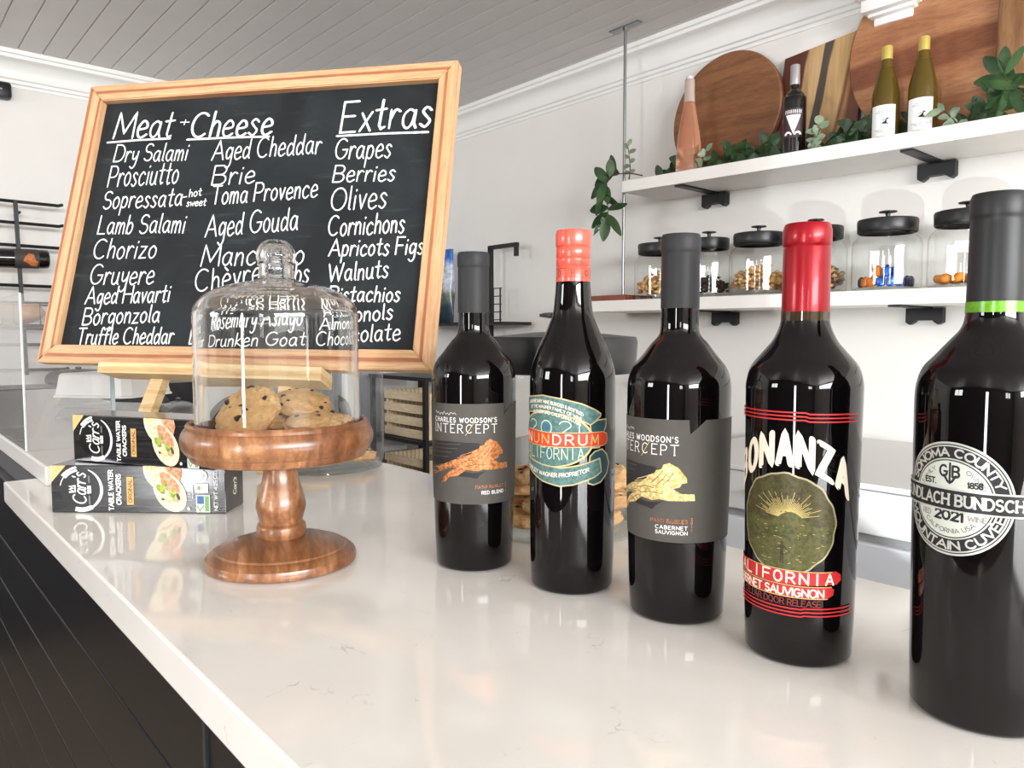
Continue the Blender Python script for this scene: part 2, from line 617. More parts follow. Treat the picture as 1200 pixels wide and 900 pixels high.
M_grey = plain('grey_paint', sr(150, 153, 160), 0.5, var=0.03, vscale=12)
M_worktop = plain('worktop_grey', sr(208, 207, 205), 0.35)
M_worktopedge = plain('worktop_edge', sr(150, 150, 150), 0.4)
M_cabwhite = plain('cabinet_pale', sr(214, 217, 222), 0.5)
M_floor = wood('floor_planks', sr(140, 124, 106), sr(156, 140, 122), sr(108, 90, 74), 10, (1, 8, 8), rough=0.35)
M_frost = plain('outside_brick', sr(150, 120, 105), 0.8)
M_white = plain('white_card', sr(245, 245, 243), 0.55)
M_whiteink = plain('white_ink', sr(238, 236, 232), 0.6)
M_jarglass = thin_glass('jar_glass', (0.975, 0.985, 0.98), (0.5, 0.55, 0.53), 1.0)
M_pane = thin_glass('window_pane', (0.97, 0.98, 0.98), (0.6, 0.64, 0.63), 1.0)


def hazy_acrylic():
    t = NT('acrylic_sheet')
    t.t.nodes.remove(t.b)
    out = t.t.nodes['Material Output']
    tr = t.n('ShaderNodeBsdfTransparent')
    tr.inputs[0].default_value = (0.97, 0.97, 0.97, 1)
    df = t.n('ShaderNodeBsdfDiffuse')
    df.inputs[0].default_value = (*sr(225, 225, 225), 1)
    gl = t.n('ShaderNodeBsdfGlossy')
    gl.inputs['Roughness'].default_value = 0.03
    sm = t.noise(t.coord((1, 1, 0.4)), 9, 4, 0.6)
    r = t.n('ShaderNodeMapRange')
    r.inputs[3].default_value = 0.06
    r.inputs[4].default_value = 0.2
    t.l(sm, r.inputs[0])
    m1 = t.n('ShaderNodeMixShader')
    t.l(r.outputs[0], m1.inputs[0])
    t.l(tr.outputs[0], m1.inputs[1])
    t.l(df.outputs[0], m1.inputs[2])
    lwf = t.n('ShaderNodeLayerWeight')
    lwf.inputs['Blend'].default_value = 0.5
    pw = t.n('ShaderNodeMath', operation='POWER')
    pw.inputs[1].default_value = 5.0
    t.l(lwf.outputs['Facing'], pw.inputs[0])
    fr = t.n('ShaderNodeMath', operation='MULTIPLY_ADD')
    fr.inputs[1].default_value = 0.9
    fr.inputs[2].default_value = 0.045
    t.l(pw.outputs[0], fr.inputs[0])
    m2 = t.n('ShaderNodeMixShader')
    t.l(fr.outputs[0], m2.inputs[0])
    t.l(m1.outputs[0], m2.inputs[1])
    t.l(gl.outputs[0], m2.inputs[2])
    t.l(m2.outputs[0], out.inputs[0])
    return t.m


M_acrylic = hazy_acrylic()
M_acrylicedge = plain('acrylic_edge', sr(236, 240, 238), 0.3)


def quartz():
    t = NT('quartz_counter')
    v = t.coord((1, 1, 1))
    # sparse short dark veins and faint clouds
    f = t.noise(v, 5, 4, 0.55, 0.4)
    base = t.ramp(f, [(0.35, sr(237, 233, 226)), (0.7, sr(245, 242, 236))])
    vor = t.n('ShaderNodeTexVoronoi', feature='DISTANCE_TO_EDGE')
    vor.inputs['Scale'].default_value = 9
    wv = t.n('ShaderNodeTexNoise')
    wv.inputs['Scale'].default_value = 14
    wv.inputs['Detail'].default_value = 5
    t.l(v, wv.inputs['Vector'])
    add = t.n('ShaderNodeMix', data_type='VECTOR')
    add.inputs[0].default_value = 0.16
    t.l(v, add.inputs[4])
    t.l(wv.outputs['Color'], add.inputs[5])
    t.l(add.outputs[1], vor.inputs['Vector'])
    vein = t.ramp(vor.outputs['Distance'], [(0.0, (1, 1, 1)), (0.012, (0, 0, 0))])
    gate = t.ramp(t.noise(v, 26, 3, 0.6), [(0.58, (0, 0, 0)), (0.68, (1, 1, 1))])
    vv = t.mix(1.0, vein, gate, 'MULTIPLY')
    sc = t.mix(0.45, (0, 0, 0), vv)
    t.l(t.mix(sc, base, sr(168, 158, 150)), t.b.inputs['Base Color'])
    t.b.inputs['Roughness'].default_value = 0.07
    t.b.inputs['Specular IOR Level'].default_value = 0.55
    return t.m


M_quartz = quartz()

# ------------------------------------------------------------------ room shell
XL, YB, ZC = -3.98, 2.6, 2.445    # far wall, shelf wall, ceiling
struct(link_mesh('floor', newbox(XL - .2, XW + .2, RW - .2, YB + .2, -.1, 0), M_floor))
struct(link_mesh('wall_shelf', newbox(XL - .1, XW + .1, YB, YB + .1, 0, ZC + .1), M_wall))
struct(link_mesh('wall_far', newbox(XL - .1, XL, RW - .1, YB, 0, ZC + .1), M_wall))


M_walldark = plain('rear_wall_charcoal', sr(84, 80, 76), 0.6, spec=.25)


def wall_with_holes(name, axis, at, thick, a0, a1, holes, z1, mat):
    bm = bmesh.new()
    cuts = sorted({a0, a1} | {h[0] for h in holes} | {h[1] for h in holes})
    for s, e in zip(cuts[:-1], cuts[1:]):
        hs = [h for h in holes if h[0] <= s + 1e-6 and h[1] >= e - 1e-6]
        spans = [(0, z1)] if not hs else [(0, hs[0][2]), (hs[0][3], z1)]
        for zb, zt in spans:
            if zt - zb > 1e-4:
                if axis == 'y':
                    box(bm, s, e, at - thick, at, zb, zt)
                else:
                    box(bm, at, at + thick, s, e, zb, zt)
    return struct(link_mesh(name, bm, mat))


wall_with_holes('wall_rear', 'y', RW + .1, .1, XL - .1, XW + .1, [(0.4, 0.75, 0.1, 2.1), (2.6, 3.4, 1.45, 2.2), (-3.1, -1.9, 1.45, 2.2)], ZC + .1, M_walldark)
wall_with_holes('wall_side', 'x', XW - .1, .1, RW, YB, [(-2.3, 1.5, 1.57, 2.37)], ZC + .1, M_wall)
k = 0
for x0, x1, z0, z1 in ((0.4, 0.75, 0.1, 2.1), (2.6, 3.4, 1.45, 2.2), (-3.1, -1.9, 1.45, 2.2)):  # frames of the assumed, unseen rear door and windows
    k += 1
    bm = bmesh.new()
    for a, b, c, d in ((x0, x0 + .05, z0, z1), (x1 - .05, x1, z0, z1), (x0 + .05, x1 - .05, z1 - .05, z1), (x0 + .05, x1 - .05, z0, z0 + .05)):
        box(bm, a, b, RW + .02, RW + .08, c, d)
    if z0 > .5:
        box(bm, (x0 + x1) / 2 - .02, (x0 + x1) / 2 + .02, RW + .03, RW + .07, z0 + .05, z1 - .05)
    struct(link_mesh('door_2' if z0 < .5 else 'window_%d' % k, bm, M_blackmetal))
bm = bmesh.new()
for a, b, c, d in ((-2.3, -2.26, 1.57, 2.37), (1.46, 1.5, 1.57, 2.37), (-2.26, 1.46, 2.33, 2.37), (-2.26, 1.46, 1.57, 1.61), (-.42, -.38, 1.61, 2.33)):
    box(bm, XW - .08, XW - .02, a, b, c, d)
struct(link_mesh('window_4', bm, M_trim))  # frame of the unseen window added for the side fill

# ceiling of narrow painted boards running along the shelf wall
bm = bmesh.new()
y, bw = RW, 0.0905
while y < YB:
    e = min(y + bw, YB)
    g = 0.0035
    vs = [(y, ZC + .006), (y + g, ZC), (e - g, ZC), (e, ZC + .006)]
    a = [bm.verts.new((XL, q[0], q[1])) for q in vs]
    b = [bm.verts.new((XW, q[0], q[1])) for q in vs]
    for i in range(3):
        bm.faces.new((a[i], a[i + 1], b[i + 1], b[i]))
    y = e
struct(link_mesh('ceiling', bm, M_ceil))
struct(link_mesh('ceiling_deck', newbox(XL - .1, XW + .1, RW - .1, YB + .1, ZC + .03, ZC + .1), M_ceil))

# crown moulding: profile (distance from the wall, height)
crown = [(0, 2.306), (.006, 2.306), (.008, 2.318), (.016, 2.322), (.018, 2.334), (.026, 2.338), (.03, 2.35)] + \
        [(.03 + .046 * (1 - math.cos(t * PI / 2 / 6)), 2.35 + .058 * math.sin(t * PI / 2 / 6)) for t in range(1, 7)] + [(.082, 2.412), (.084, 2.424), (.092, 2.428), (.094, ZC + .004), (0, ZC + .004)]
XE = -1.17                       # the crown stops at a plaster corbel here
for nm, f in (('trim_1', lambda s, d, z: (XL + s * (XE - XL), YB - d, z)), ('trim_2', lambda s, d, z: (XL + d, RW + .1 + s * (YB - RW - .1), z))):
    bm = bmesh.new()
    A = [bm.verts.new(f(0, d, z)) for d, z in crown]
    B = [bm.verts.new(f(1, d, z)) for d, z in crown]
    for i in range(len(crown)):
        j = (i + 1) % len(crown)
        bm.faces.new((A[i], B[i], B[j], A[j]))
    bm.faces.new(A)
    bm.faces.new(B[::-1])
    struct(link_mesh(nm, bm, M_trim, smooth=35))
# plaster corbel under a dropped beam at the end of the crown
bm = bmesh.new()
steps = [(.0, .055, 2.225, 2.25), (.0, .075, 2.25, 2.262), (.0, .1, 2.262, 2.30), (.0, .125, 2.30, 2.312), (.0, .15, 2.312, 2.36), (.0, .18, 2.36, 2.375), (.0, .2, 2.375, ZC + .02)]
for i, (a, d, z0, z1) in enumerate(steps):
    box(bm, -1.10 - .012 * i - .02, -1.00 + .012 * i, YB - d, YB, z0, z1, .004)
struct(link_mesh('trim_3', bm, M_plaster, smooth=40))

# grey planked door in the far corner
bm = bmesh.new()
for i in range(5):
    box(bm, XL - .0, XL + .035, 1.72 + i * .135, 1.72 + i * .135 + .132, .02, 2.0, .003)
door = struct(link_mesh('door_1', bm, M_grey))
bm = bmesh.new()
tube(bm, [(XL + .03, 1.8, 1.0), (XL + .075, 1.8, 1.0), (XL + .075, 1.9, 1.0)], .009, 10)
link_mesh('door_handle', bm, M_blackmetal, door)

# ------------------------------------------------------------------ wall fittings
o = link_mesh('wall_speaker', newbox(XL, XL + .055, .475, .562, 2.243, 2.312, .012), M_blackplastic, smooth=40)
tag(o, 'small black box speaker high on the white wall', 'speaker')
link_mesh('speaker_badge', newbox(XL + .055, XL + .0565, .512, .526, 2.275, 2.281), M_steel, o)

# ------------------------------------------------------------------ shelves on the shelf wall
SF = 2.33


def shelf(name, label, x0, x1, z_left, z_right, th=.045):
    t = thing(name, label, 'shelf', (x0, SF, z_left))
    a = math.atan2(z_right - z_left, x1 - x0)
    t.rotation_euler = (0, -a, 0)
    link_mesh('shelf_board', newbox(0, x1 - x0, 0, YB - SF, -th, 0, .002), M_shelf, t)
    return t


UZ = lambda x: 1.8345 - (x + 2.0) * .0205          # top of the upper shelf
LZ = lambda x: 1.364 - (x + 2.15) * .004           # top of the lower shelf
shelf_u = shelf('wall_shelf_board', 'long white upper wall shelf holding bottles and serving boards', -2.0, .9, UZ(-2.0), UZ(.9))
shelf_l = shelf('wall_shelf_board', 'long white lower wall shelf holding lidded glass jars', -2.2, .9, LZ(-2.2), LZ(.9))


def bracket(x, ztop, label):
    t = thing('shelf_bracket', label, 'bracket', (x, YB, ztop), 0, 'black shelf brackets')
    link_mesh('bracket_arm', newbox(-.018, .018, -.255, -.004, -.0065, -.0005), M_blackmetal, t)
    bm = bmesh.new()
    prof = [(-.055, -.005), (.055, -.005), (.055, -.05), (.043, -.058), (.03, -.05), (.026, -.044), (-.026, -.044), (-.03, -.05), (-.043, -.058), (-.055, -.05)]
    a = [bm.verts.new((px, -.028, pz)) for px, pz in prof]
    b = [bm.verts.new((px, -.001, pz)) for px, pz in prof]
    bm.faces.new(a)
    bm.faces.new(b[::-1])
    for i in range(len(prof)):
        bm.faces.new((a[i], a[(i + 1) % len(prof)], b[(i + 1) % len(prof)], b[i]))
    link_mesh('wall_plate', bm, M_blackmetal, t)


bracket(-1.735, UZ(-1.735) - .045, 'black steel bracket under the left end of upper shelf')
bracket(-.925, UZ(-.925) - .045, 'black steel bracket under the upper shelf above the jar of blue candies')
bracket(-1.68, LZ(-1.68) - .045, 'black steel bracket under lower shelf beside the grey topped wine bottle')
bracket(-.945, LZ(-.945) - .045, 'black steel bracket under lower shelf right of the red topped wine bottle')

# hanging rod: from the ceiling through the shelf end down to the lower shelf
t = thing('hanging_rod', 'thin grey metal rod hanging from ceiling to the shelf ends', 'rod', (-2.013, 2.36, ZC))
bm = bmesh.new()
tube(bm, [(0, 0, -.002), (0, 0, -1.078)], .006, 12)
link_mesh('rod', bm, M_zinc, t, smooth=40)
link_mesh('ceiling_plate', newbox(-.075, .075, -.014, .014, -.0045, -.0005), M_zinc, t)
link_mesh('nut', newlathe([(0, -.016), (.011, -.016), (.011, -.0045), (0, -.0045)], 6), M_steel, t)

# ------------------------------------------------------------------ lidded glass jars
JAR_OUT = [(0, .0), (.088, .0), (.096, .004), (.1, .012), (.1005, .03), (.1005, .13), (.099, .148), (.094, .16), (.086, .168), (.081, .174), (.08, .185), (.08, .196)]
M_jarbase = thin_glass('jar_base_glass', (0.955, 0.97, 0.962), (0.78, 0.83, 0.81), .8)


def jar(name, label, loc, group, s=1.0, hs=1.0):
    t = thing(name, label, 'jar', loc, 0, group)
    pr = [(r * s, z * (1 if s > .9 else .95)) for r, z in smooth_prof(JAR_OUT, 3)]
    link_mesh('glass_body', newlathe(pr, 64), M_jarglass, t, smooth=60)
    link_mesh('glass_base', newlathe([(0, .001), (.09 * s, .001), (.096 * s, .008), (.09 * s, .0105), (0, .0095)], 64), M_jarbase, t, smooth=60)
    if True:
        link_mesh('lid', newlathe([(0, .196), (.083 * s, .196), (.083 * s, .181), (.0845 * s, .181), (.087 * s, .185), (.0868 * s, .196), (.088 * s, .216), (.086 * s, .222), (.03 * s, .2275), (0, .228)], 64), M_blackplastic, t, smooth=40)
        link_mesh('lid_knob', newlathe([(0, .227), (.008, .227), (.0065, .236), (.008, .243), (.026, .2455), (.026, .2485), (.02, .25), (0, .25)], 32), M_blackplastic, t, smooth=40)
    if hs != 1.0:                      # a taller jar of the same make
        for c_ in t.children:
            if c_.name.startswith('glass_body'):
                for v_ in c_.data.vertices:
                    v_.co.z *= hs
            elif c_.name.startswith('lid'):
                c_.location.z = .196 * (hs - 1)
    return t


def blob(bm, c, r, sq=1.0, jit=.25, seed=0, sub=1, rot=None):
    n0 = len(bm.verts)
    res = bmesh.ops.create_icosphere(bm, subdivisions=sub, radius=1)
    for v in res['verts']:
        d = 1 + jit * noise.noise(v.co * 1.7 + Vector((seed * 3.1, seed * 1.7, seed)))
        p = Vector((v.co.x, v.co.y, v.co.z * sq)) * r * d
        if rot:
            p.rotate(rot)
        v.co = p + Vector(c)


def pile(name, label, loc, mats, n, r, rr, h, seed, cat):
    """loose small pieces nobody could count, lying in a jar"""
    rnd = random.Random(seed)
    bm = bmesh.new()
    for k in range(n):
        a, q = rnd.uniform(0, 2 * PI), rr * math.sqrt(rnd.random())
        top = h * (1 - .45 * (q / rr) ** 2) * (.75 + .5 * rnd.random())
        z = .0125 + r * .8 + max(0, top - r) * rnd.random() ** .5
        n0 = len(bm.faces)
        blob(bm, (q * math.cos(a), q * math.sin(a), z), r * rnd.uniform(.75, 1.1), .7, .45, k)
        bm.faces.ensure_lookup_table()
        for f in bm.faces[n0:]:
            f.material_index = k % len(mats)
    o = link_mesh(name, bm, mats[0], smooth=50)
    for m in mats[1:]:
        o.data.materials.append(m)
    o.location = loc
    return tag(o, label, cat, kind='stuff')


def nutmat(name, a, b):
    t = NT(name)
    t.l(t.ramp(t.noise(t.coord(), 120, 4), [(.3, a), (.7, b)]), t.b.inputs['Base Color'])
    t.b.inputs['Roughness'].default_value = .6
    return t.m


M_nut1 = nutmat('granola_tan', sr(208, 164, 102), sr(230, 192, 130))
M_nut2 = nutmat('granola_brown', sr(178, 128, 72), sr(206, 158, 98))
M_dark = nutmat('dark_beans', sr(44, 34, 30), sr(78, 62, 54))
M_mid = nutmat('trail_mix_brown', sr(120, 92, 62), sr(170, 136, 96))
M_apricot = nutmat('dried_apricot', sr(206, 120, 24), sr(236, 152, 44))
M_blue = plain('blue_foil', sr(58, 104, 196), .25, metal=.55, var=.5, vscale=90)
M_navy = plain('navy_foil', sr(26, 32, 62), .25, metal=.4, var=.4, vscale=90)
M_orange = plain('orange_foil', sr(226, 124, 28), .3, metal=.35, var=.3, vscale=90)

JY = 2.452
spots = [(-1.9, 'nuts', 'first glass jar from the left on lower shelf, granola inside'),
         (-1.67, 'dark', 'narrower glass jar on lower shelf with dark pieces inside, partly behind grey topped bottle'),
         (-1.462, 'nuts2', 'glass jar on lower shelf with tan nuts, left of the red topped bottle'),
         (-1.25, 'mid', 'glass jar on lower shelf mostly behind the red topped wine bottle'),
         (-1.016, 'candy', 'glass jar on lower shelf holding blue and orange wrapped candies'),
         (-.79, 'apricot', 'glass jar on lower shelf with orange fruit and a white sticker')]
for x, kind, lab in spots:
    s = .86 if kind == 'dark' else 1.0
    z = LZ(x) + .0012
    j = jar('lidded_jar', lab, (x, JY, z), 'jars on the lower shelf', s)
    if kind == 'nuts':
        pile('granola', 'tan granola in the leftmost shelf jar', (x, JY, z), [M_nut1, M_nut2], 280, .011, .088, .085, 1, 'granola')
    elif kind == 'dark':
        pile('dark_beans', 'dark roasted pieces in the narrower shelf jar', (x, JY, z), [M_dark], 240, .009, .074, .065, 2, 'snack')
    elif kind == 'nuts2':
        pile('mixed_nuts', 'tan nuts in shelf jar left of the red topped bottle', (x, JY, z), [M_nut1, M_nut2], 280, .011, .088, .09, 3, 'nuts')
    elif kind == 'mid':
        pile('trail_mix', 'brown mix in the shelf jar behind the red topped bottle', (x, JY, z), [M_mid, M_nut2, M_dark], 260, .011, .088, .085, 4, 'snack')
    elif kind == 'apricot':
        bm = bmesh.new()
        f = on_cyl(.1012)
        fill(bm, [(-.03, .098), (.075, .098), (.075, .128), (-.03, .128)], f, .006)
        lb = link_mesh('sticker', bm, M_white, j)
        lb['label'] = 'white sticker'
        lb.rotation_euler = (0, 0, face_cam((x, JY)))
        rnd = random.Random(5)
        k = 0
        for ring, n in ((.066, 10), (.035, 5), (0.0, 1)):
            for q in range(n):
                a = 2 * PI * q / n + .4 + rnd.uniform(-.1, .1)
                bm = bmesh.new()
                blob(bm, (0, 0, 0), .019, .7, .22, k, 2)
                ap = link_mesh('dried_apricot', bm, M_apricot, smooth=60)
                ap.location = (x + ring * math.cos(a), JY + ring * math.sin(a), z + .0275 + rnd.uniform(0, .002))
                ap.rotation_euler = (rnd.uniform(-.4, .4), rnd.uniform(-.4, .4), a)
                tag(ap, 'orange dried apricot piled in the jar with the white sticker', 'dried fruit', 'apricots in the shelf jar')
                k += 1
    elif kind == 'candy':
        th0 = face_cam((x, JY))
        rnd = random.Random(9)
        rows = [(.072, -75, M_navy, 'navy'), (.073, -52, M_orange, 'orange'), (.074, -31, M_orange, 'orange'), (.074, -11, M_blue, 'blue'), (.074, 10, M_blue, 'blue'), (.073, 31, M_blue, 'blue'), (.072, 53, M_navy, 'navy'), (.071, 77, M_navy, 'navy'),
                (.05, -30, M_orange, 'orange'), (.05, 2, M_blue, 'blue'), (.048, 34, M_blue, 'blue')]
        place = {-75: 'at the far left', -52: 'left of its neighbour', -31: 'nearest the middle', -11: 'left of middle', 10: 'in the middle', 31: 'right of middle', 53: 'right of the blue ones', 77: 'at the far right'}
        for k, (rad, ph, mt, cn) in enumerate(rows):
            a = math.radians(ph)
            up = rad < .06
            bm = bmesh.new()
            box(bm, -.0125, .0125, -.009, .009, 0, .03 if up else .026, .005)
            for sx in (-1, 1):      # twisted wrapper ends
                bmesh.ops.create_cone(bm, cap_ends=True, segments=10, radius1=.0085, radius2=.003, depth=.006,
                                      matrix=Matrix.Translation((sx * .0015, 0, (.0325 if up else .0285) if sx > 0 else .0015)))
            cd = link_mesh('wrapped_candy', bm, mt, smooth=40)
            lx, ly = rad * math.sin(a), -rad * math.cos(a)
            c_, s_ = math.cos(th0), math.sin(th0)
            cd.location = (x + lx * c_ - ly * s_, JY + lx * s_ + ly * c_, z + (.044 if up else .0135))
            cd.rotation_euler = (0, 0, th0 + a)
            lab2 = 'small %s wrapped candy in the shelf jar, %s' % (cn, 'on the upper layer' if up else 'against the glass ' + place[ph])
            if up and ph > 3:
                lab2 = 'small blue wrapped candy on the upper layer, right one'
            tag(cd, lab2, 'candy', 'wrapped candies in the shelf jar')

# low reddish tray at the left end of the lower shelf
t = thing('wooden_tray', 'reddish wooden tray flat on the left end of lower shelf', 'tray', (-2.05, 2.43, LZ(-2.05) + .001))
M_redwood = wood('red_wood', sr(120, 62, 44), sr(150, 82, 58), sr(84, 40, 28), 20)
link_mesh('tray_base', newbox(-.14, .04, -.07, .1, 0, .012, .002), M_redwood, t)
bm = bmesh.new()
for a in ((-.14, .04, -.078, -.07, 0, .022), (-.14, .04, .1, .108, 0, .022), (-.148, -.14, -.078, .108, 0, .022), (.04, .048, -.078, .108, 0, .022)):
    box(bm, *a)
link_mesh('tray_rim', bm, M_redwood, t)

# ------------------------------------------------------------------ serving boards on the upper shelf
M_board1 = wood('board_walnut', sr(122, 78, 48), sr(146, 98, 62), sr(92, 56, 34), 34, (1, 7, 7), rot=(0, math.radians(28), 0), rough=.5, dist=6)
M_board2 = wood('board_acacia', sr(160, 104, 70), sr(184, 132, 92), sr(128, 76, 48), 30, (1, 6, 6), rot=(0, math.radians(-33), 0), rough=.5, dist=7)
M_board3 = wood('board_light', sr(176, 132, 92), sr(196, 152, 108), sr(140, 98, 64), 26, (7, 7, 1), rot=(0, math.radians(90), 0), rough=.5)


def striped_board():
    t = NT('board_striped')
    v = t.coord((1, 1, 1), (0, math.radians(-9), 0))
    sep = t.n('ShaderNodeSeparateXYZ')
    t.l(v, sep.inputs[0])
    nz = t.noise(t.coord((6, 6, 1)), 1.5, 3, .5)
    ma = t.n('ShaderNodeMath', operation='MULTIPLY_ADD')
    ma.inputs[1].default_value = .06
    t.l(nz, ma.inputs[0])
    t.l(sep.outputs[0], ma.inputs[2])
    mr = t.n('ShaderNodeMapRange')
    mr.inputs[1].default_value = -.115
    mr.inputs[2].default_value = .175
    t.l(ma.outputs[0], mr.inputs[0])
    base = t.ramp(mr.outputs[0], [(0, sr(96, 52, 38)), (.16, sr(96, 52, 38)), (.18, sr(196, 158, 112)), (.37, sr(206, 170, 124)), (.385, sr(82, 72, 66)), (.48, sr(86, 76, 68)), (.5, sr(198, 160, 110)), (.7, sr(206, 168, 116)), (.74, sr(122, 70, 44)), (.78, sr(180, 132, 88)), (.84, sr(116, 64, 42)), (1, sr(100, 54, 36))])
    fine = t.ramp(t.noise(t.coord((60, 60, 3)), 3, 4), [(.3, (.82, .82, .82)), (.7, (1.05, 1.05, 1.05))])
    t.l(t.mix(1, base, fine, 'MULTIPLY'), t.b.inputs['Base Color'])
    t.b.inputs['Roughness'].default_value = .5
    return t.m


def leaning(name, label, cat, bm, mat, loc, lean, rz=0, smooth=35):
    """built standing in its local XZ plane with its foot at z = 0 and leant back onto the wall"""
    o = link_mesh(name, bm, mat, smooth=smooth)
    o.location = loc
    o.rotation_euler = (-lean, 0, rz)
    return tag(o, label, cat)


def disc_board(r, th):
    bm = bmesh.new()
    R = Matrix.Rotation(PI / 2, 4, 'X')
    pr = [(0, 0), (r - .004, 0), (r, .004), (r, th - .004), (r - .004, th), (0, th)]
    lathe(bm, pr, 96)
    bmesh.ops.transform(bm, matrix=Matrix.Translation((0, 0, r)) @ R, verts=bm.verts[:])
    return bm


leaning('round_serving_board', 'round dark wooden serving board leaning on upper shelf, left of the striped board', 'serving board', disc_board(.236, .022), M_board1, (-1.672, 2.54, UZ(-1.672) + .001), math.radians(5.0))
bm = bmesh.new()
box(bm, -.148, .152, -.02, 0, 0, .41, .004)
for v in bm.verts:                 # slightly tapering, tilted top edge
    if v.co.z > .2:
        v.co.x = v.co.x * .97 + .02
        v.co.z += v.co.x * .1
leaning('striped_serving_board', 'rectangular striped serving board of light and dark wood on upper shelf', 'serving board', bm, striped_board(), (-1.325, 2.566, UZ(-1.325) + .001), math.radians(4.5))
leaning('large_round_board', 'very large round reddish wooden board behind the two white wine bottles', 'serving board', disc_board(.318, .024), M_board2, (-.878, 2.54, UZ(-.9) + .001), math.radians(5.0))
bm = bmesh.new()
box(bm, -.15, .15, -.02, 0, 0, .42, .012)
box(bm, -.03, .03, -.02, 0, .42, .52, .01)
leaning('paddle_board', 'light brown wooden paddle board at right end of upper shelf', 'serving board', bm, M_board3, (-.603, 2.5, UZ(-.603) + .001), math.radians(5.0))

# ------------------------------------------------------------------ bottles on the upper shelf
M_winedark = plain('dark_wine_glass', sr(16, 12, 13), .06, spec=.6, coat=.3)
M_olive = NT('olive_glass')
M_olive.b.inputs['Base Color'].default_value = (*sr(112, 92, 30), 1)
M_olive.b.inputs['Roughness'].default_value = .06
M_olive.b.inputs['Transmission Weight'].default_value = .45
M_olive = M_olive.m
M_rose = NT('rose_wine')
M_rose.b.inputs['Base Color'].default_value = (*sr(240, 176, 140), 1)
M_rose.b.inputs['Roughness'].default_value = .06
M_rose.b.inputs['Transmission Weight'].default_value = .7
M_rose = M_rose.m
M_paleneck = NT('pale_neck_glass')
M_paleneck.b.inputs['Base Color'].default_value = (*sr(232, 214, 204), 1)
M_paleneck.b.inputs['Roughness'].default_value = .08
M_paleneck.b.inputs['Transmission Weight'].default_value = .55
M_paleneck = M_paleneck.m
M_goldfoil = plain('pale_gold_foil', sr(226, 204, 112), .35, metal=.5)
M_silverfoil = plain('silver_foil', sr(200, 196, 198), .35, metal=.6)
M_ink = plain('black_ink', sr(28, 26, 26), .6)
M_greyink = plain('grey_ink', sr(150, 140, 134), .6)


def shelf_bottle(name, label, x, body, capr, capz, glass, foil, group=None, y=2.42):
    th = face_cam((x, y))
    t = thing(name, label, 'wine bottle', (x, y, UZ(x) + .001), th, group)
    link_mesh('bottle_glass', newlathe([(0, 0)] + smooth_prof(body, 3) + [(0, body[-1][1])], 72), glass, t, smooth=50)
    link_mesh('foil_cap', newlathe([(capr, capz[0]), (capr, capz[1] - .003), (capr - .002, capz[1]), (0, capz[1])], 32), foil, t, smooth=40)
    return t


BURG = [(.034, 0), (.0385, .006), (.0395, .03), (.0395, .13), (.036, .16), (.026, .2), (.0175, .235), (.0145, .26), (.0145, .285)]
for x, lab in ((-1.02, 'green white-wine bottle with pale gold cap, left of the pair'), (-.914, 'green white-wine bottle with pale gold cap, right of the pair')):
    b = shelf_bottle('white_wine_bottle', lab + ' on upper shelf', x, BURG, .0155, (.225, .289), M_olive, M_goldfoil, 'white wine bottles on the upper shelf')
    f = on_cyl(.0402)
    bm = bmesh.new()
    fill(bm, [(-.045, .012), (.03, .012), (.03, .105), (-.045, .105)], f, .005)
    lb = link_mesh('label', bm, M_white, b)
    bm = bmesh.new()
    f = on_cyl(.0404)
    fill(bm, [(-.012, .05), (-.002, .056), (.004, .066), (.012, .064), (.004, .06), (.004, .052), (.012, .047), (-.004, .048)], f)
    fill(bm, [(-.02, .064), (-.006, .06), (.004, .067), (-.004, .058)], f)
    link_mesh('bird_drawing', bm, M_ink, lb)
    bm = bmesh.new()
    for zz, ww in ((.088, .03), (.083, .046), (.03, .046), (.025, .03)):
        ribbon(bm, [(-.006 - ww / 2, zz), (-.006 + ww / 2, zz)], .0008, f)
    link_mesh('label_print', bm, M_greyink, lb)

b = shelf_bottle('red_wine_bottle', 'dark red-wine bottle with silver cap in front of the striped board', -1.32, [(.034, 0), (.0375, .005), (.0385, .02), (.0385, .18), (.036, .198), (.025, .215), (.0155, .226), (.0145, .24), (.0145, .30)], .0156, (.24, .306), M_winedark, M_silverfoil)
f, f2 = on_cyl(.0388), on_cyl(.0390)
bm = bmesh.new()
fill(bm, [(-.038, .06), (.03, .06), (.03, .155), (-.038, .155)], f, .005)
lb = link_mesh('label', bm, plain('maroon_label', sr(58, 36, 42), .5), b)
bm = bmesh.new()
fill(bm, [(-.028, .134), (.022, .134), (-.002, .07)], f2)
for sx in (-.02, .013):
    fill(bm, ellipse(sx, .068, .013, .012, 24, 0, 180), f2)
for q in range(9):
    ribbon(bm, [(-.03 + q * .0065, .139), (-.0295 + q * .0065, .149)], .0014, f2)
link_mesh('label_drawing', bm, M_white, lb)
bm = bmesh.new()
for sx in (-.018, .011):
    fill(bm, ellipse(sx, .068, .0055, .0055, 16, 0, 180), on_cyl(.0392))
link_mesh('label_pupils', bm, M_ink, lb)

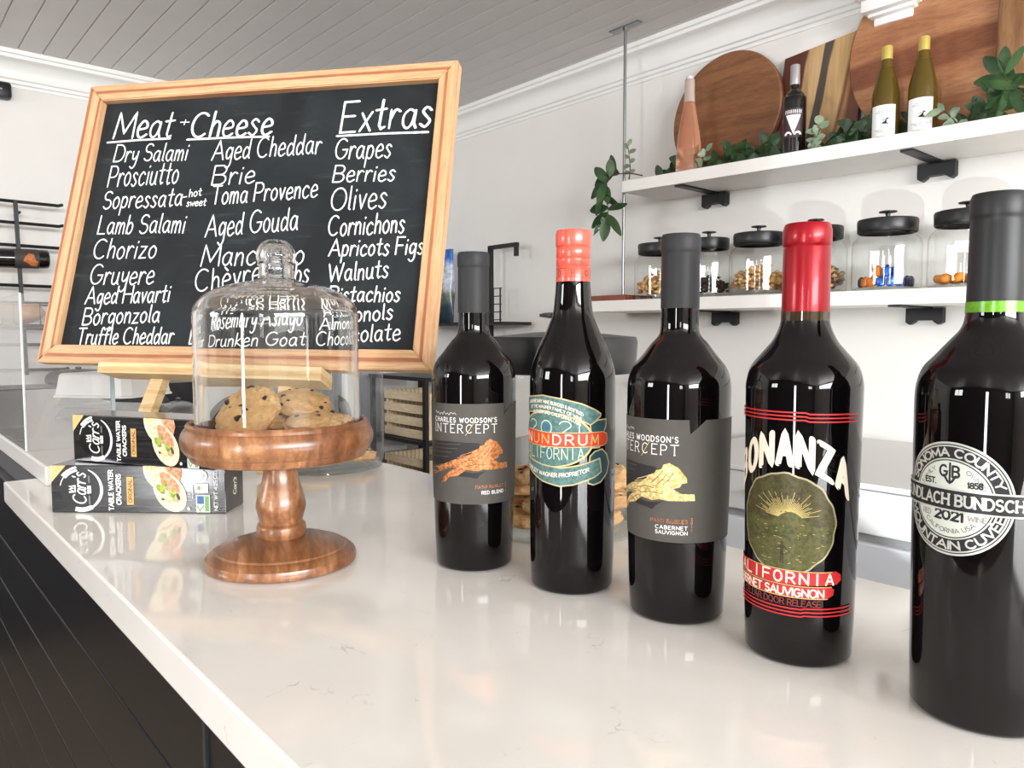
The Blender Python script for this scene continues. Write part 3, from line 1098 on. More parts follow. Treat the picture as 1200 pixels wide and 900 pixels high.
b = shelf_bottle('rose_wine_bottle', 'tall pink rosé bottle with clear neck on upper shelf', -1.745, [(.047, 0), (.0495, .006), (.049, .03), (.045, .11), (.038, .17), (.029, .22), (.0225, .255), (.0205, .27)], .0192, (.34, .345), M_rose, M_silverfoil)
for c in list(b.children):
    if c.name.startswith('foil_cap'):
        bpy.data.objects.remove(c)
link_mesh('clear_neck', newlathe(smooth_prof([(.0203, .269), (.0195, .3), (.0188, .34), (.0178, .35), (.018, .354), (0, .354)], 3), 32), M_paleneck, b, smooth=50)
link_mesh('stopper', newlathe([(0, .355), (.013, .355), (.0145, .357), (.0145, .366), (0, .367)], 24), plain('glass_stopper', sr(214, 206, 204), .15), b, smooth=40)

# ------------------------------------------------------------------ greenery along the upper shelf


def leafmat(name, a, b):
    t = NT(name)
    t.l(t.ramp(t.noise(t.coord(), 25, 3), [(.35, a), (.65, b)]), t.b.inputs['Base Color'])
    t.b.inputs['Roughness'].default_value = .4
    return t.m


M_leaf = leafmat('bay_leaf_green', sr(36, 62, 34), sr(58, 88, 46))
M_leaf2 = leafmat('grey_green_leaf', sr(104, 124, 100), sr(140, 156, 128))
M_stem = plain('twig', sr(72, 50, 38), .7)


def leaf(bm, base, d, L, W, roll=0.0, droop=.15):
    d = Vector(d).normalized()
    s = d.cross(Vector((.5, -.82, -.28)))      # leaves turn their faces towards the camera
    if s.length < .1:
        s = d.cross(Vector((0, 0, 1)))
    s.normalize()
    s.rotate(Matrix.Rotation(roll, 3, d))
    u = s.cross(d)
    rows = []
    for k in range(8):
        t = k / 7
        wd = W * math.sin(PI * min(1, t * .92 + .04)) ** .8 * (1 if t < .6 else 1)
        c = Vector(base) + d * L * t - Vector((0, 0, 1)) * droop * L * t * t
        rows.append([bm.verts.new(c - s * wd / 2 + u * wd * .12), bm.verts.new(c), bm.verts.new(c + s * wd / 2 + u * wd * .12)])
    for a, b in zip(rows[:-1], rows[1:]):
        for i in range(2):
            bm.faces.new((a[i], a[i + 1], b[i + 1], b[i]))


def sprig(label, loc, path, leaves, lm=M_leaf, L=.07, W=.024, seed=1, lie=False):
    """leaves: list of (position along the stem 0..1, direction) or a count"""
    rnd = random.Random(seed)
    t = thing('leafy_branch', label, 'branch', loc, 0, 'greenery on the upper shelf')
    pts = smooth_prof([Vector(p) for p in path], 5)
    bm = bmesh.new()
    tube(bm, pts, [.0028 - .0018 * i / len(pts) for i in range(len(pts))], 6)
    link_mesh('stem', bm, M_stem, t)
    bm = bmesh.new()
    if isinstance(leaves, int):
        lv = []
        for k in range(leaves):
            s = (k + .5) / leaves
            i = min(len(pts) - 2, int(s * (len(pts) - 1)))
            d = (Vector(pts[i + 1]) - Vector(pts[i])).normalized()
            a = k * 2.4 + rnd.uniform(-.3, .3)
            o = Vector((math.cos(a), -.35 * abs(math.sin(a)), math.sin(a) * .9 + .25))
            lv.append((s, d * .6 + o))
    else:
        lv = leaves
    for s, d in lv:
        i = min(len(pts) - 1, int(s * (len(pts) - 1)))
        leaf(bm, pts[i], d, L * rnd.uniform(.8, 1.15), W * rnd.uniform(.85, 1.15), rnd.uniform(-.7, .7))
    if lie:                            # leaves resting on the shelf bend along it
        for v in bm.verts:
            v.co.z = max(v.co.z, .0015 + .05 * max(0, .002 - v.co.z) * 0)
            v.co.y = max(-.02, min(v.co.y, .02))
    o = link_mesh('leaves', bm, lm, t, smooth=60)
    return t


ez = UZ(-2.0)
sprig('bay branch hanging over the left end of upper shelf', (-1.965, 2.318, ez + .012),
      [(.04, .05, .004), (0, 0, .012), (-.05, -.04, .0), (-.075, -.05, -.06), (-.05, -.05, -.12), (-.055, -.05, -.16)],
      [(.3, (-.9, .1, .5)), (.34, (-.2, -.1, 1)), (.38, (-1, 0, .12)), (.4, (-.95, 0, -.15)), (.46, (-.9, 0, -.5)), (.42, (.15, -.2, 1)), (.5, (-.5, -.2, .9)), (.55, (.5, -.2, -.9)), (.6, (-.2, -.3, -1)), (.66, (.5, 0, -.2)),
       (.8, (-.8, 0, .1)), (.85, (1, .0, .3)), (.95, (.75, 0, -.8)), (1, (-.25, 0, -1)), (.9, (-.9, 0, -.4)), (.5, (-.1, -.4, -.8))], L=.092, W=.038, seed=3)
sprig('pale grey-green twig rising at the left end of upper shelf', (-1.965, 2.335, ez + .003), [(0, 0, 0), (.004, 0, .05), (-.008, 0, .13)],
      [(.3, (-1, 0, .3)), (.35, (1, 0, .4)), (.55, (-1, 0, .2)), (.6, (1, 0, .5)), (.75, (-.9, 0, .6)), (.8, (.9, 0, .4)), (.95, (-.6, 0, 1)), (1, (.5, 0, 1))], M_leaf2, .034, .018, 4)
sprig('pale grey-green twig dangling under the hanging bay branch', (-2.02, 2.27, ez - .15), [(0, 0, 0), (-.03, 0, -.03), (-.075, 0, -.06)],
      [(.2, (-.6, 0, 1)), (.4, (-.2, 0, 1)), (.5, (-1, 0, .3)), (.7, (-.5, 0, .9)), (.9, (.4, 0, .8))], M_leaf2, .032, .016, 5)
gar = [(-1.93, -1.79, 8, 'bay branch on upper shelf left of the pink bottle', .07), (-1.735, -1.58, 10, 'bay branch on upper shelf right of the pink bottle', .07), (-1.6, -1.43, 10, 'bay branch on upper shelf below the round board', .075),
       (-1.49, -1.36, 8, 'bay branch on upper shelf just left of the dark red-wine bottle', .065), (-1.27, -1.12, 10, 'bay branch on upper shelf in front of the striped board', .075), (-1.17, -1.06, 8, 'bay branch on upper shelf left of the white wine pair', .07),
       (-.995, -.945, 6, 'bay branch on upper shelf between the white wine bottles', .05), (-.83, -.7, 11, 'bay branch on upper shelf right of the white wine pair', .085)]
for k, (x0, x1, n, lab, hh) in enumerate(gar):
    z0 = UZ(x0)
    sprig(lab, (x0, 2.49 if k < 7 else 2.452, z0 + .004), [(0, 0, 0), ((x1 - x0) * .35, .008, hh * .3), ((x1 - x0) * .75, .0, hh * .55), (x1 - x0, -.01, hh)], int(n * 1.9), M_leaf, .078, .036, 20 + k, True)
sprig('pale grey-green twig beside the pink bottle on upper shelf', (-1.7, 2.4, UZ(-1.7) + .003), [(0, 0, 0), (.03, 0, .03), (.05, 0, .075)], 9, M_leaf2, .035, .02, 41)
sprig('pale grey-green twig in front of the striped board', (-1.24, 2.4, UZ(-1.24) + .003), [(0, 0, 0), (.01, 0, .04), (.03, 0, .09)], 10, M_leaf2, .04, .026, 42)
sprig('pale grey-green twig right of the white wine pair', (-.8, 2.38, UZ(-.8) + .003), [(0, 0, 0), (-.02, 0, .03), (-.05, 0, .06)], 8, M_leaf2, .036, .02, 43)
sprig('big-leaved bay branch at right end of upper shelf', (-.62, 2.4, UZ(-.62) + .004), [(0, 0, 0), (-.03, -.02, .06), (-.06, -.02, .09), (-.07, -.03, .12)],
      [(.2, (-1, 0, .1)), (.3, (.8, 0, .5)), (.45, (-1, -.1, -.25)), (.5, (-.9, -.1, .6)), (.6, (.9, 0, .4)), (.65, (.4, -.1, -.9)), (.7, (-.3, -.1, -1)), (.8, (-1, -.1, .25)), (.9, (-.6, 0, .9)), (.95, (.5, 0, .9)), (1, (0, 0, 1)), (.85, (.9, 0, -.1))], M_leaf, .095, .034, 44)

# ------------------------------------------------------------------ wall rack, bag and crates in the far corner
t = thing('wire_wall_rack', 'black metal rack on the wall behind the short dark bottle', 'rack', (-3.0, 2.5, 1.0))
bm = bmesh.new()
bar(bm, (-.025, 0, .0), (-.025, 0, .672), .022, .022, (0, 1, 0))
bar(bm, (-.036, 0, .672), (.185, 0, .672), .022, .02)
bar(bm, (.175, 0, .682), (.175, 0, .615), .018, .018, (0, 1, 0))
link_mesh('rack_frame', bm, M_blackmetal, t)
bm = bmesh.new()
box(bm, -.62, .2, -.14, .08, .272, .288)
bar(bm, (.02, -.02, .28), (.02, -.02, .46), .006, .006, (0, 1, 0))
bar(bm, (.075, -.02, .28), (.075, -.02, .46), .006, .006, (0, 1, 0))
for q in range(5):
    bar(bm, (-.06, -.02, .3 + q * .04), (.085, -.02, .3 + q * .04), .005, .005)
link_mesh('rack_shelf', bm, M_blackmetal, t)


def bagmat():
    m = NT('snack_bag')
    v = m.coord()
    sep = m.n('ShaderNodeSeparateXYZ')
    m.l(v, sep.inputs[0])
    mr = m.n('ShaderNodeMapRange')
    mr.inputs[2].default_value = .4
    m.l(sep.outputs[2], mr.inputs[0])
    band = m.ramp(mr.outputs[0], [(0, sr(30, 40, 50)), (.22, sr(40, 66, 74)), (.38, sr(96, 102, 90)), (.5, sr(176, 182, 190)), (.75, sr(196, 206, 220)), (.87, sr(44, 110, 190)), (1, sr(40, 104, 186))], 'LINEAR')
    sp_ = m.ramp(m.noise(v, 30, 4, .7), [(.4, (.55, .58, .6)), (.62, (1.2, 1.2, 1.2))])
    m.l(m.mix(1, band, sp_, 'MULTIPLY'), m.b.inputs['Base Color'])
    m.b.inputs['Roughness'].default_value = .3
    return m.m


bm = bmesh.new()
for k in range(13):
    z = .4 * k / 12
    th = .05 * math.sin(PI * (k + .8) / 13.6) + .004
    ring = [bm.verts.new((.13 * math.cos(a) * (1 + .03 * math.sin(5 * a + k)), th * math.sin(a), z)) for a in [2 * PI * q / 24 for q in range(24)]]
    if k:
        for q in range(24):
            bm.faces.new((prev[q], prev[(q + 1) % 24], ring[(q + 1) % 24], ring[q]))
    else:
        bm.faces.new(ring[::-1])
    prev = ring
bm.faces.new(prev)
o = link_mesh('snack_bag', bm, bagmat(), smooth=60)
o.location = (-3.44, 2.47, 1.2895)
tag(o, 'shiny blue and white bag standing on the black wall rack', 'bag')

t = thing('crate_rack', 'black metal shelf rack of wooden crates in the far corner', 'rack', (-3.52, 2.4, 0))
for z in (.32, .66, 1.0):
    link_mesh('rack_shelf', newbox(-.27, .3, -.18, .18, z - .02, z), M_blackmetal, t)
for sx in (-.25, .28):
    for sy in (-.165, .165):
        link_mesh('rack_post', newbox(sx - .012, sx + .012, sy - .012, sy + .012, 0, 1.0), M_blackmetal, t)
M_crate = wood('crate_pine', sr(222, 200, 164), sr(232, 212, 178), sr(190, 160, 120), 20, (1, 10, 10), rough=.7)


def crate(label, loc, n=4, w_=.42, d_=.28, h_=.27):
    c = thing('wooden_crate', label, 'crate', loc, 0, 'wooden crates in the corner rack')
    for side in (-1, 1):
        for q in range(n):
            z = h_ / n * q
            link_mesh('slat', newbox(-w_ / 2, w_ / 2, side * d_ / 2 - .006, side * d_ / 2 + .006, z + .004, z + h_ / n - .016, .002), M_crate, c)
        link_mesh('end_panel', newbox(side * (w_ / 2 - .012) - .009, side * (w_ / 2 - .012) + .009, -d_ / 2 + .007, d_ / 2 - .007, .004, h_ - .016), M_crate, c)
    link_mesh('crate_floor', newbox(-w_ / 2 + .03, w_ / 2 - .03, -d_ / 2 + .01, d_ / 2 - .01, .004, .012), M_crate, c)


crate('slatted wooden crate on the upper level of the black corner rack', (-3.47, 2.4, .66))
crate('slatted wooden crate on the lower level of the black corner rack', (-3.47, 2.4, .32), h_=.25)

# worktop along the shelf wall, behind the bar
WY = 1.8
t = thing('back_worktop', 'pale grey worktop with drawers along the wall under the shelves', 'worktop', (-1.42, WY, 0))
link_mesh('worktop_slab', newbox(0, 3.2, 0, YB - .004 - WY, .856, .871, .002), M_worktop, t)
link_mesh('cabinet_body', newbox(.02, 3.18, .03, YB - .004 - WY, .0, .855), M_worktopedge, t)
for q in range(4):
    dr = link_mesh('drawer', newbox(.03 + q * .79, .80 + q * .79, .008, .03, .747, .853, .003), M_worktop, t)
    link_mesh('drawer_pull', newbox(.4 + q * .79 - .06, .4 + q * .79 + .06, -.01, .008, .8, .81), M_steel, dr)
    dd = link_mesh('cabinet_door', newbox(.03 + q * .79, .80 + q * .79, .008, .03, .1, .724, .003), M_cabwhite, t)
    link_mesh('door_pull', newbox(.4 + q * .79 - .06, .4 + q * .79 + .06, -.01, .008, .6, .612), M_steel, dd)

# black cabinet run along the far wall with things on it
t = thing('black_cabinet', 'long black cabinet against the far white wall', 'cabinet', (XL, .1, 0))
link_mesh('cabinet_body', newbox(.001, .58, -1.6, 1.5, 0, .84), M_blackgloss, t)
link_mesh('raised_back', newbox(.001, .3, -1.6, 1.5, .84, 1.0), M_blackgloss, t)
for q in range(4):
    dd = link_mesh('cabinet_door', newbox(.58, .598, -1.58 + q * .77, -.83 + q * .77, .08, .82, .003), M_blackgloss, t)
    link_mesh('door_pull', newbox(.598, .615, -.95 + q * .77, -.93 + q * .77, .6, .75), M_steel, dd)
t = thing('dish_cover', 'domed steel dish cover on the black cabinet', 'dish cover', (-3.5, 1.08, .8405))
link_mesh('cover_dome', newlathe([(.105, 0), (.1, .02)] + [(.1 * math.cos(a), .02 + .07 * math.sin(a)) for a in [PI / 2 * q / 8 for q in range(1, 9)]], 40), M_steel, t, smooth=50)
link_mesh('cover_knob', newlathe([(0, .088), (.006, .088), (.012, .1), (0, .106)], 20), M_steel, t, smooth=50)
bm = bmesh.new()
box(bm, -.16, .16, -.22, .22, 0, .022, .006)
o = link_mesh('black_tray', bm, M_blackplastic)
o.location = (-3.49, .58, .8405)
tag(o, 'flat black tray on the black cabinet behind the easel', 'tray')
t = thing('kitchen_appliance', 'rounded black appliance standing on the black cabinet', 'appliance', (-3.8, .75, 1.0005))
link_mesh('appliance_body', newlathe(smooth_prof([(.09, 0), (.125, .01), (.13, .03), (.115, .055), (.07, .068), (0, .07)], 3), 40), M_blackplastic, t, smooth=60)
link_mesh('appliance_knob', newlathe([(0, .069), (.012, .069), (.012, .08), (0, .082)], 20), M_blackplastic, t, smooth=50)

# wine rack on the far wall: pegs and a bottle lying on them
t = thing('wall_wine_rack', 'black metal wine rack on the far white wall at left', 'rack', (XL, .55, 1.05))
bm = bmesh.new()
bar(bm, (.13, -.005, .745), (.13, .01, .0), .024, .014, (0, 1, 0))
link_mesh('rack_post', bm, M_blackmetal, t)
zs = [.742, .652, .556, .385, .2, .13, .02]
for q, z in enumerate(zs):
    bm = bmesh.new()
    tube(bm, [(.13, -.5, z + .004), (.13, .155, z), (.142, .17, z + .004)], .007, 8)
    link_mesh('rack_bar', bm, M_blackmetal, t)
for yy in (-.45, .01):
    bm = bmesh.new()
    tube(bm, [(.001, yy, .7), (.125, yy, .7)], .006, 8)
    link_mesh('standoff', bm, M_blackmetal, t)
M_label_dark = plain('charcoal_label_far', sr(62, 58, 54), .6)
M_copper_far = plain('copper_print_far', sr(196, 112, 58), .5, var=.4, vscale=120)
bt = thing('lying_wine_bottle', 'dark wine bottle lying sideways on the wall wine rack', 'wine bottle', (XL + .155, .656, 1.552))
bt.rotation_euler = (math.radians(91.5), 0, 0)
link_mesh('bottle_glass', newlathe([(0, 0), (.034, 0), (.039, .005), (.0405, .02), (.0405, .18), (.036, .2), (.02, .222), (.0148, .235), (.0145, .3), (0, .302)], 40), M_winedark, bt, smooth=50)
bm = bmesh.new()
fill(bm, [(-.09, .04), (.09, .04), (.09, .13), (-.09, .13)], on_cyl(.0409), .006)
lb = link_mesh('label', bm, M_label_dark, bt)
bm = bmesh.new()
fill(bm, [(-.03, .05), (-.008, .046), (.004, .056), (.026, .06), (.03, .078), (.016, .092), (-.004, .1), (-.012, .086), (-.028, .07)], on_cyl(.0411), .006)
link_mesh('label_print', bm, M_copper_far, lb)
for q_ in (bt.children):
    q_.rotation_euler = (0, 0, 1.35)

# a low wire basket of wrapped loaves under the wine rack
t = thing('wire_bread_basket', 'black wire basket of loaves on the bars of the wall wine rack', 'basket', (XL + .29, .42, 1.262))
bm = bmesh.new()
for z in (.0, .09):
    for a, b in (((-.15, -.3, z), (.15, -.3, z)), ((.15, -.3, z), (.15, .24, z)), ((.15, .24, z), (-.15, .24, z)), ((-.15, .24, z), (-.15, -.3, z))):
        tube(bm, [a, b], .005, 6)
for q in range(7):
    yy = -.3 + q * .09
    tube(bm, [(.15, yy, .09), (.15, yy, 0), (-.15, yy, 0), (-.15, yy, .09)], .003, 6)
link_mesh('basket_wire', bm, M_blackmetal, t)
M_loaf = nutmat('bread_crust', sr(196, 146, 104), sr(220, 178, 138))
for q, (yy, lab) in enumerate(((-.13, 'left brown loaf in the wire basket below the lying bottle'), (.1, 'right brown loaf in the wire basket below the lying bottle'))):
    bm = bmesh.new()
    blob(bm, (0, 0, .05), .075, .62, .15, q, 3)
    for v in bm.verts:
        v.co.y *= 1.2
    o = link_mesh('bread_loaf', bm, M_loaf, smooth=60)
    o.location = (XL + .29, .42 + yy, 1.2665)
    tag(o, lab, 'bread', 'loaves in the basket')

# ------------------------------------------------------------------ bar counter
t = thing('bar_counter', 'white veined quartz bar counter with black boarded front', 'counter', (0, 0, 0))
CX0, CX1, CY0, CY1 = -1.369, 1.3, .163, .694
link_mesh('countertop', newbox(CX0, CX1, CY0, CY1, TOP - .032, TOP, .0022), M_quartz, t)
bm = bmesh.new()
z1 = TOP - .0325
zs = [z1, .849, .7615, .674, .5865, .499, .4115, .324, .2365, .149, .06]
for a, b in zip(zs[:-1], zs[1:]):
    box(bm, -3.05, -.575, .19, .205, b + .0025, a, .0018)
link_mesh('front_boarding', bm, M_blackgloss, t)
link_mesh('corner_trim', newbox(-.573, -.571 + .002, .187, .207, .06, z1, .0006), plain('black_trim', sr(40, 40, 42), .25), t)
link_mesh('flat_end_panel', newbox(-.568, CX1 - .02, .19, .205, .06, z1, .001), M_blackgloss, t)
link_mesh('counter_carcass', newbox(CX0 + .02, CX1 - .02, .206, CY1 - .03, .0, z1), M_blackplastic, t)

# ------------------------------------------------------------------ prep unit with acrylic guard, left of the bar
t = thing('prep_unit', 'dark prep unit with pale slab top at left end of the bar', 'counter', (0, 0, 0))
link_mesh('unit_body', newbox(-3.05, CX0 - .004, .2055, .54, 0, TOP - .0005), plain('unit_dark_grey', sr(84, 84, 87), .5), t)
link_mesh('slab_top', newbox(-3.1, -1.285, .205, .56, TOP, TOP + .03, .003), plain('slab_pale', sr(222, 220, 216), .3), t)
t = thing('sneeze_guard', 'clear acrylic guard standing on the slab at far left', 'guard', (0, 0, TOP + .0305))
link_mesh('front_sheet', newbox(-2.95, -1.4735, .208, .212, 0, .262, .0008), M_acrylic, t)
link_mesh('side_sheet', newbox(-1.468, -1.464, .208, .338, 0, .262, .0008), M_acrylic, t)
e_ = link_mesh('corner_post', newbox(-1.4722, -1.4698, .2075, .2105, 0, .263), M_acrylicedge, t)
e_['label'] = 'bright white sheet edge'
link_mesh('rear_edge', newbox(-1.469, -1.463, .3385, .3445, 0, .262), plain('acrylic_green_edge', sr(176, 188, 186), .3), t)
# stacked white food trays behind the guard
M_tray = plain('white_tray', sr(244, 243, 240), .4)
M_cleartray = thin_glass('clear_tray', (.93, .94, .94), (.7, .72, .72), 1.2, .05)
for q, (lab, mt) in enumerate((('clear plastic tray at the bottom of the small tray stack', M_cleartray), ('clear plastic tray in the middle of the tray stack', M_cleartray), ('white lidded food tray on top of the tray stack', M_tray))):
    bm = bmesh.new()
    rings = []
    hh = .05 if q == 2 else .02
    for (s, z) in ((1.0, 0), (1.0, .004), (.97, .006), (.9, hh), (.86, hh + .004)):
        rings.append([bm.verts.new((sx * .105 * s, sy * .085 * s, z)) for sx, sy in ((-1, -.8), (-.85, -1), (.85, -1), (1, -.8), (1, .8), (.85, 1), (-.85, 1), (-1, .8))])
    for a, b in zip(rings[:-1], rings[1:]):
        for i in range(8):
            bm.faces.new((a[i], a[(i + 1) % 8], b[(i + 1) % 8], b[i]))
    bm.faces.new(rings[0][::-1])
    bm.faces.new(rings[-1])
    o = link_mesh('food_tray', bm, mt)
    o.location = (-1.96, .46, TOP + .0305 + .0255 * q)
    o.rotation_euler = (0, 0, .55 + .05 * q)
    tag(o, lab, 'food tray', 'stacked food trays')

# ------------------------------------------------------------------ wine bottles on the bar
M_bottle = plain('black_wine_bottle', sr(7, 5, 6), .03, spec=.42, coat=0)
M_capgrey = plain('charcoal_capsule', sr(46, 47, 48), .5, spec=.2)
M_capcoral = plain('coral_capsule', sr(226, 84, 66), .3, spec=.5, coat=.3)
M_capred = plain('red_capsule', sr(148, 4, 20), .32, spec=.35, coat=.15, metal=.3)
M_capblack = plain('black_capsule', sr(38, 39, 40), .42, spec=.3)
M_labelgrey = plain('charcoal_label', sr(80, 77, 72), .6, spec=.2, var=.04, vscale=200)
M_cream = plain('cream_ink', sr(238, 226, 204), .6)
M_gold = plain('gold_ink', sr(206, 176, 112), .4, metal=.3)


def mottled(name, a, b, scale=400, rough=.45, metal=.35):
    m = NT(name)
    m.l(m.ramp(m.noise(m.coord(), scale, 4, .7), [(.38, a), (.6, b)]), m.b.inputs['Base Color'])
    m.b.inputs['Roughness'].default_value = rough
    m.b.inputs['Metallic'].default_value = metal
    return m.m


M_copper = mottled('copper_foil', sr(150, 84, 44), sr(226, 146, 88))
M_goldleaf = mottled('gold_leaf', sr(186, 150, 76), sr(244, 222, 158))
M_teal = mottled('teal_label', sr(62, 98, 96), sr(92, 128, 122), 300, .5, .15)
M_tealdark = plain('teal_dark', sr(30, 66, 70), .5)
M_orangered = plain('orange_red_band', sr(206, 62, 24), .45)
M_labelgold = plain('label_gold_line', sr(196, 180, 130), .45, metal=.2)
M_redline = plain('label_red', sr(190, 32, 34), .45)
M_creambold = plain('bone_lettering', sr(240, 224, 202), .5)
M_olv = [mottled('medal_' + n_, a_, b_, 350, .45, .2) for n_, a_, b_ in (('sky', sr(52, 48, 22), sr(80, 74, 36)), ('hill', sr(66, 68, 30), sr(94, 90, 46)), ('field', sr(52, 56, 22), sr(88, 88, 42)), ('dark', sr(44, 44, 24), sr(58, 56, 32)))]
M_silver = plain('silver_label', sr(206, 208, 200), .35, metal=.45)
M_pale = plain('pale_seal', sr(206, 212, 200), .45, metal=.15)
M_labelblack = plain('label_black', sr(20, 19, 20), .45)


class Print:
    """print on one surface: every filled shape lies a hair above what was printed before it, strokes lie on the topmost shape"""

    def __init__(self, surf, e0=.00005, de=.00002, step=.001):
        self.bm, self.mats, self.surf, self.e, self.de, self.step = bmesh.new(), [], surf, e0, de, step

    def on(self, mat, fn, *a, bend=None, **k):
        n0 = len(self.bm.faces)
        g = self.surf(self.e)
        f = g if bend is None else (lambda x, y: g(*bend(x, y)))
        fn(self.bm, *a, f=f, **k)
        if mat not in self.mats:
            self.mats.append(mat)
        self.bm.faces.ensure_lookup_table()
        for fc in self.bm.faces[n0:]:
            fc.material_index = self.mats.index(mat)

    def fill(self, mat, pts, step=None, **k):
        self.e += self.de
        self.on(mat, lambda bm, f: fill(bm, pts, f, step or self.step), **k)
        self.e += self.de * 1.5

    def line(self, mat, pts, hw, **k):
        self.on(mat, lambda bm, f: ribbon(bm, pts, hw, f, self.step), **k)

    def text(self, mat, s, cx, y, h, width=None, bend=None, **k):
        self.on(mat, lambda bm, f: write(bm, s, f, cx, y, h, width, step=self.step, **k), bend=bend)

    def arc(self, mat, s, cx, cy, r, h, mid, span, **k):
        self.on(mat, lambda bm, f: write_arc(bm, s, f, cx, cy, r, h, mid, span, **k))

    def done(self, name, parent):
        o = link_mesh(name, self.bm, self.mats[0], parent)
        for m in self.mats[1:]:
            o.data.materials.append(m)
        return o


def bar_bottle(name, label, P, body, cap, capmat, capname='capsule'):
    t = thing(name, label, 'wine bottle', (P[0], P[1], TOP + .0002), face_cam(P), 'wine bottles lined up on the bar')
    r0 = body[0][0]
    full = [(0, .004), (r0 * .55, .004), (r0 * .8, .0012), (r0 - .006, 0), (r0 - .0022, .0009), (r0 - .0004, .0035)] + body[1:]
    link_mesh('bottle_glass', newlathe(full + [(0, body[-1][1])], 128), M_bottle, t, smooth=50)
    c = link_mesh(capname, newlathe([(cap[0][0] - .001, cap[0][1])] + cap + [(0, cap[-1][1] + .0003)], 64), capmat, t, smooth=35)
    return t, c


D2 = math.radians
# -- the two bottles with the leaping cat
BORD = [(.0378, 0), (.0385, .03), (.0405, .1), (.0411, .16), (.0411, .176)] + smooth_prof([(.0411, .178), (.0405, .188), (.037, .1985), (.0292, .2085), (.0222, .218), (.0172, .2235), (.0152, .229), (.0149, .24)], 4) + [(.0149, .247)]
CAPG = [(.0152, .2455), (.015, .2875), (.0148, .2885), (.0152, .2895), (.0156, .2915), (.0156, .3005), (.0146, .3037)]


def cat_label(t, a0, foil, wine, sig=True):
    R = prof_r(BORD)
    surf = lambda e: on_cyl(R, .0002 + e)
    p = Print(surf)
    A = lambda deg: D2(deg + a0) * .0409          # label angle -> arc length
    zt, zb = .1605, .066
    p.fill(M_labelgrey, [(A(-125), zb), (A(150), zb), (A(150), zt), (A(76), zt), (A(58.5), zt - .0108), (A(57.5), zt), (A(-125), zt)])
    lb = p.done('label', t)
    p = Print(surf, p.e + .00004)
    b1 = lambda zx, zy: (D2(math.degrees(math.asin(max(-.99, min(.99, (490 + zx / 6 - 555) / 49)))) + 15 + a0) * .0409, .1605 - (440 + zy / 6 - 477) * .00079)
    # brush smear, then the cat
    p.fill(M_ink, [b1(*q) for q in ((120, 500), (230, 490), (420, 500), (470, 530), (420, 600), (330, 640), (200, 650), (110, 690), (105, 600))])
    p.fill(M_ink, [b1(*q) for q in ((300, 700), (380, 715), (470, 700), (430, 730), (410, 755), (370, 745), (260, 735))])
    cat = [(500, 472), (545, 498), (560, 520), (582, 560), (583, 585), (560, 592), (552, 612), (520, 622), (560, 650), (612, 652), (614, 690), (560, 692), (500, 694), (450, 688), (410, 700), (340, 690), (285, 732), (222, 752), (190, 795), (178, 762), (228, 706), (296, 664), (220, 672), (160, 712), (142, 690), (205, 648), (262, 618), (330, 602), (372, 575), (385, 552), (420, 548), (430, 520), (462, 512), (470, 486)]
    p.fill(foil, [b1(*q) for q in cat], .0015)
    for q in (((400, 600), (440, 560), (470, 520)), ((430, 610), (470, 570), (495, 530)), ((470, 600), (500, 570), (520, 535)), ((300, 640), (360, 620), (420, 625)), ((330, 665), (400, 650), (470, 655)), ((210, 690), (250, 665), (300, 650)), ((225, 735), (270, 710), (310, 680))):
        p.line(M_ink, [b1(*w_) for w_ in q], .00022)
    for q in (((300, 668), (220, 682), (150, 720), (100, 728)), ((262, 640), (190, 672), (128, 690)), ((290, 700), (220, 740), (170, 800)), ((280, 655), (200, 690), (120, 745)), ((430, 535), (380, 560), (300, 590)), ((415, 560), (350, 588), (280, 605))):
        p.line(foil, smooth_prof([b1(*w_) for w_ in q], 3), .0003)
    for q in (((120, 520), (300, 508)), ((115, 548), (280, 540)), ((110, 575), (240, 570)), ((120, 612), (220, 600))):
        p.line(M_labelgrey, [b1(*w_) for w_ in q], .0004)
    W = D2(92) * .0409
    p.text(M_whiteink, "CHARLES WOODSON'S", A(0), .1432, .0042, W, weight=.085, gap=.42)
    p.text(M_whiteink, 'INTERCEPT', A(0), .1335, .0078, W, weight=.045, gap=.45, serif=.06)
    cx_ = A(9.5)
    p.line(M_gold, [(cx_ - .0038, .1312), (cx_ + .0046, .144)], .0003)
    sgn = [(A(-45 + i * 1.1), .1512 + .0011 * math.sin(i * 1.25) * (1.5 if i in (1, 2, 14, 15) else .8) + .0006 * math.sin(i * .5)) for i in range(34)]
    p.line(M_whiteink, smooth_prof(sgn, 3), .00018)
    p.text(M_copper, 'PASO ROBLES', A(37), .0812, .0027, D2(40) * .0409, weight=.07, gap=.3, serif=.08)
    if len(wine) == 1:
        p.text(M_whiteink, wine[0], A(41), .0755, .003, D2(32) * .0409, weight=.09, gap=.3)
    else:
        p.text(M_whiteink, wine[0], A(40), .0762, .0027, D2(34) * .0409, weight=.09, gap=.3)
        p.text(M_whiteink, wine[1], A(40), .0723, .0027, D2(34) * .0409, weight=.09, gap=.3)
    for q, ch in enumerate('2019'):
        if ch in CAPS:
            p.text(M_copper, ch, A(61.5), .0835 - q * .0028, .002, None, weight=.08)
    p.done('label_print', lb)


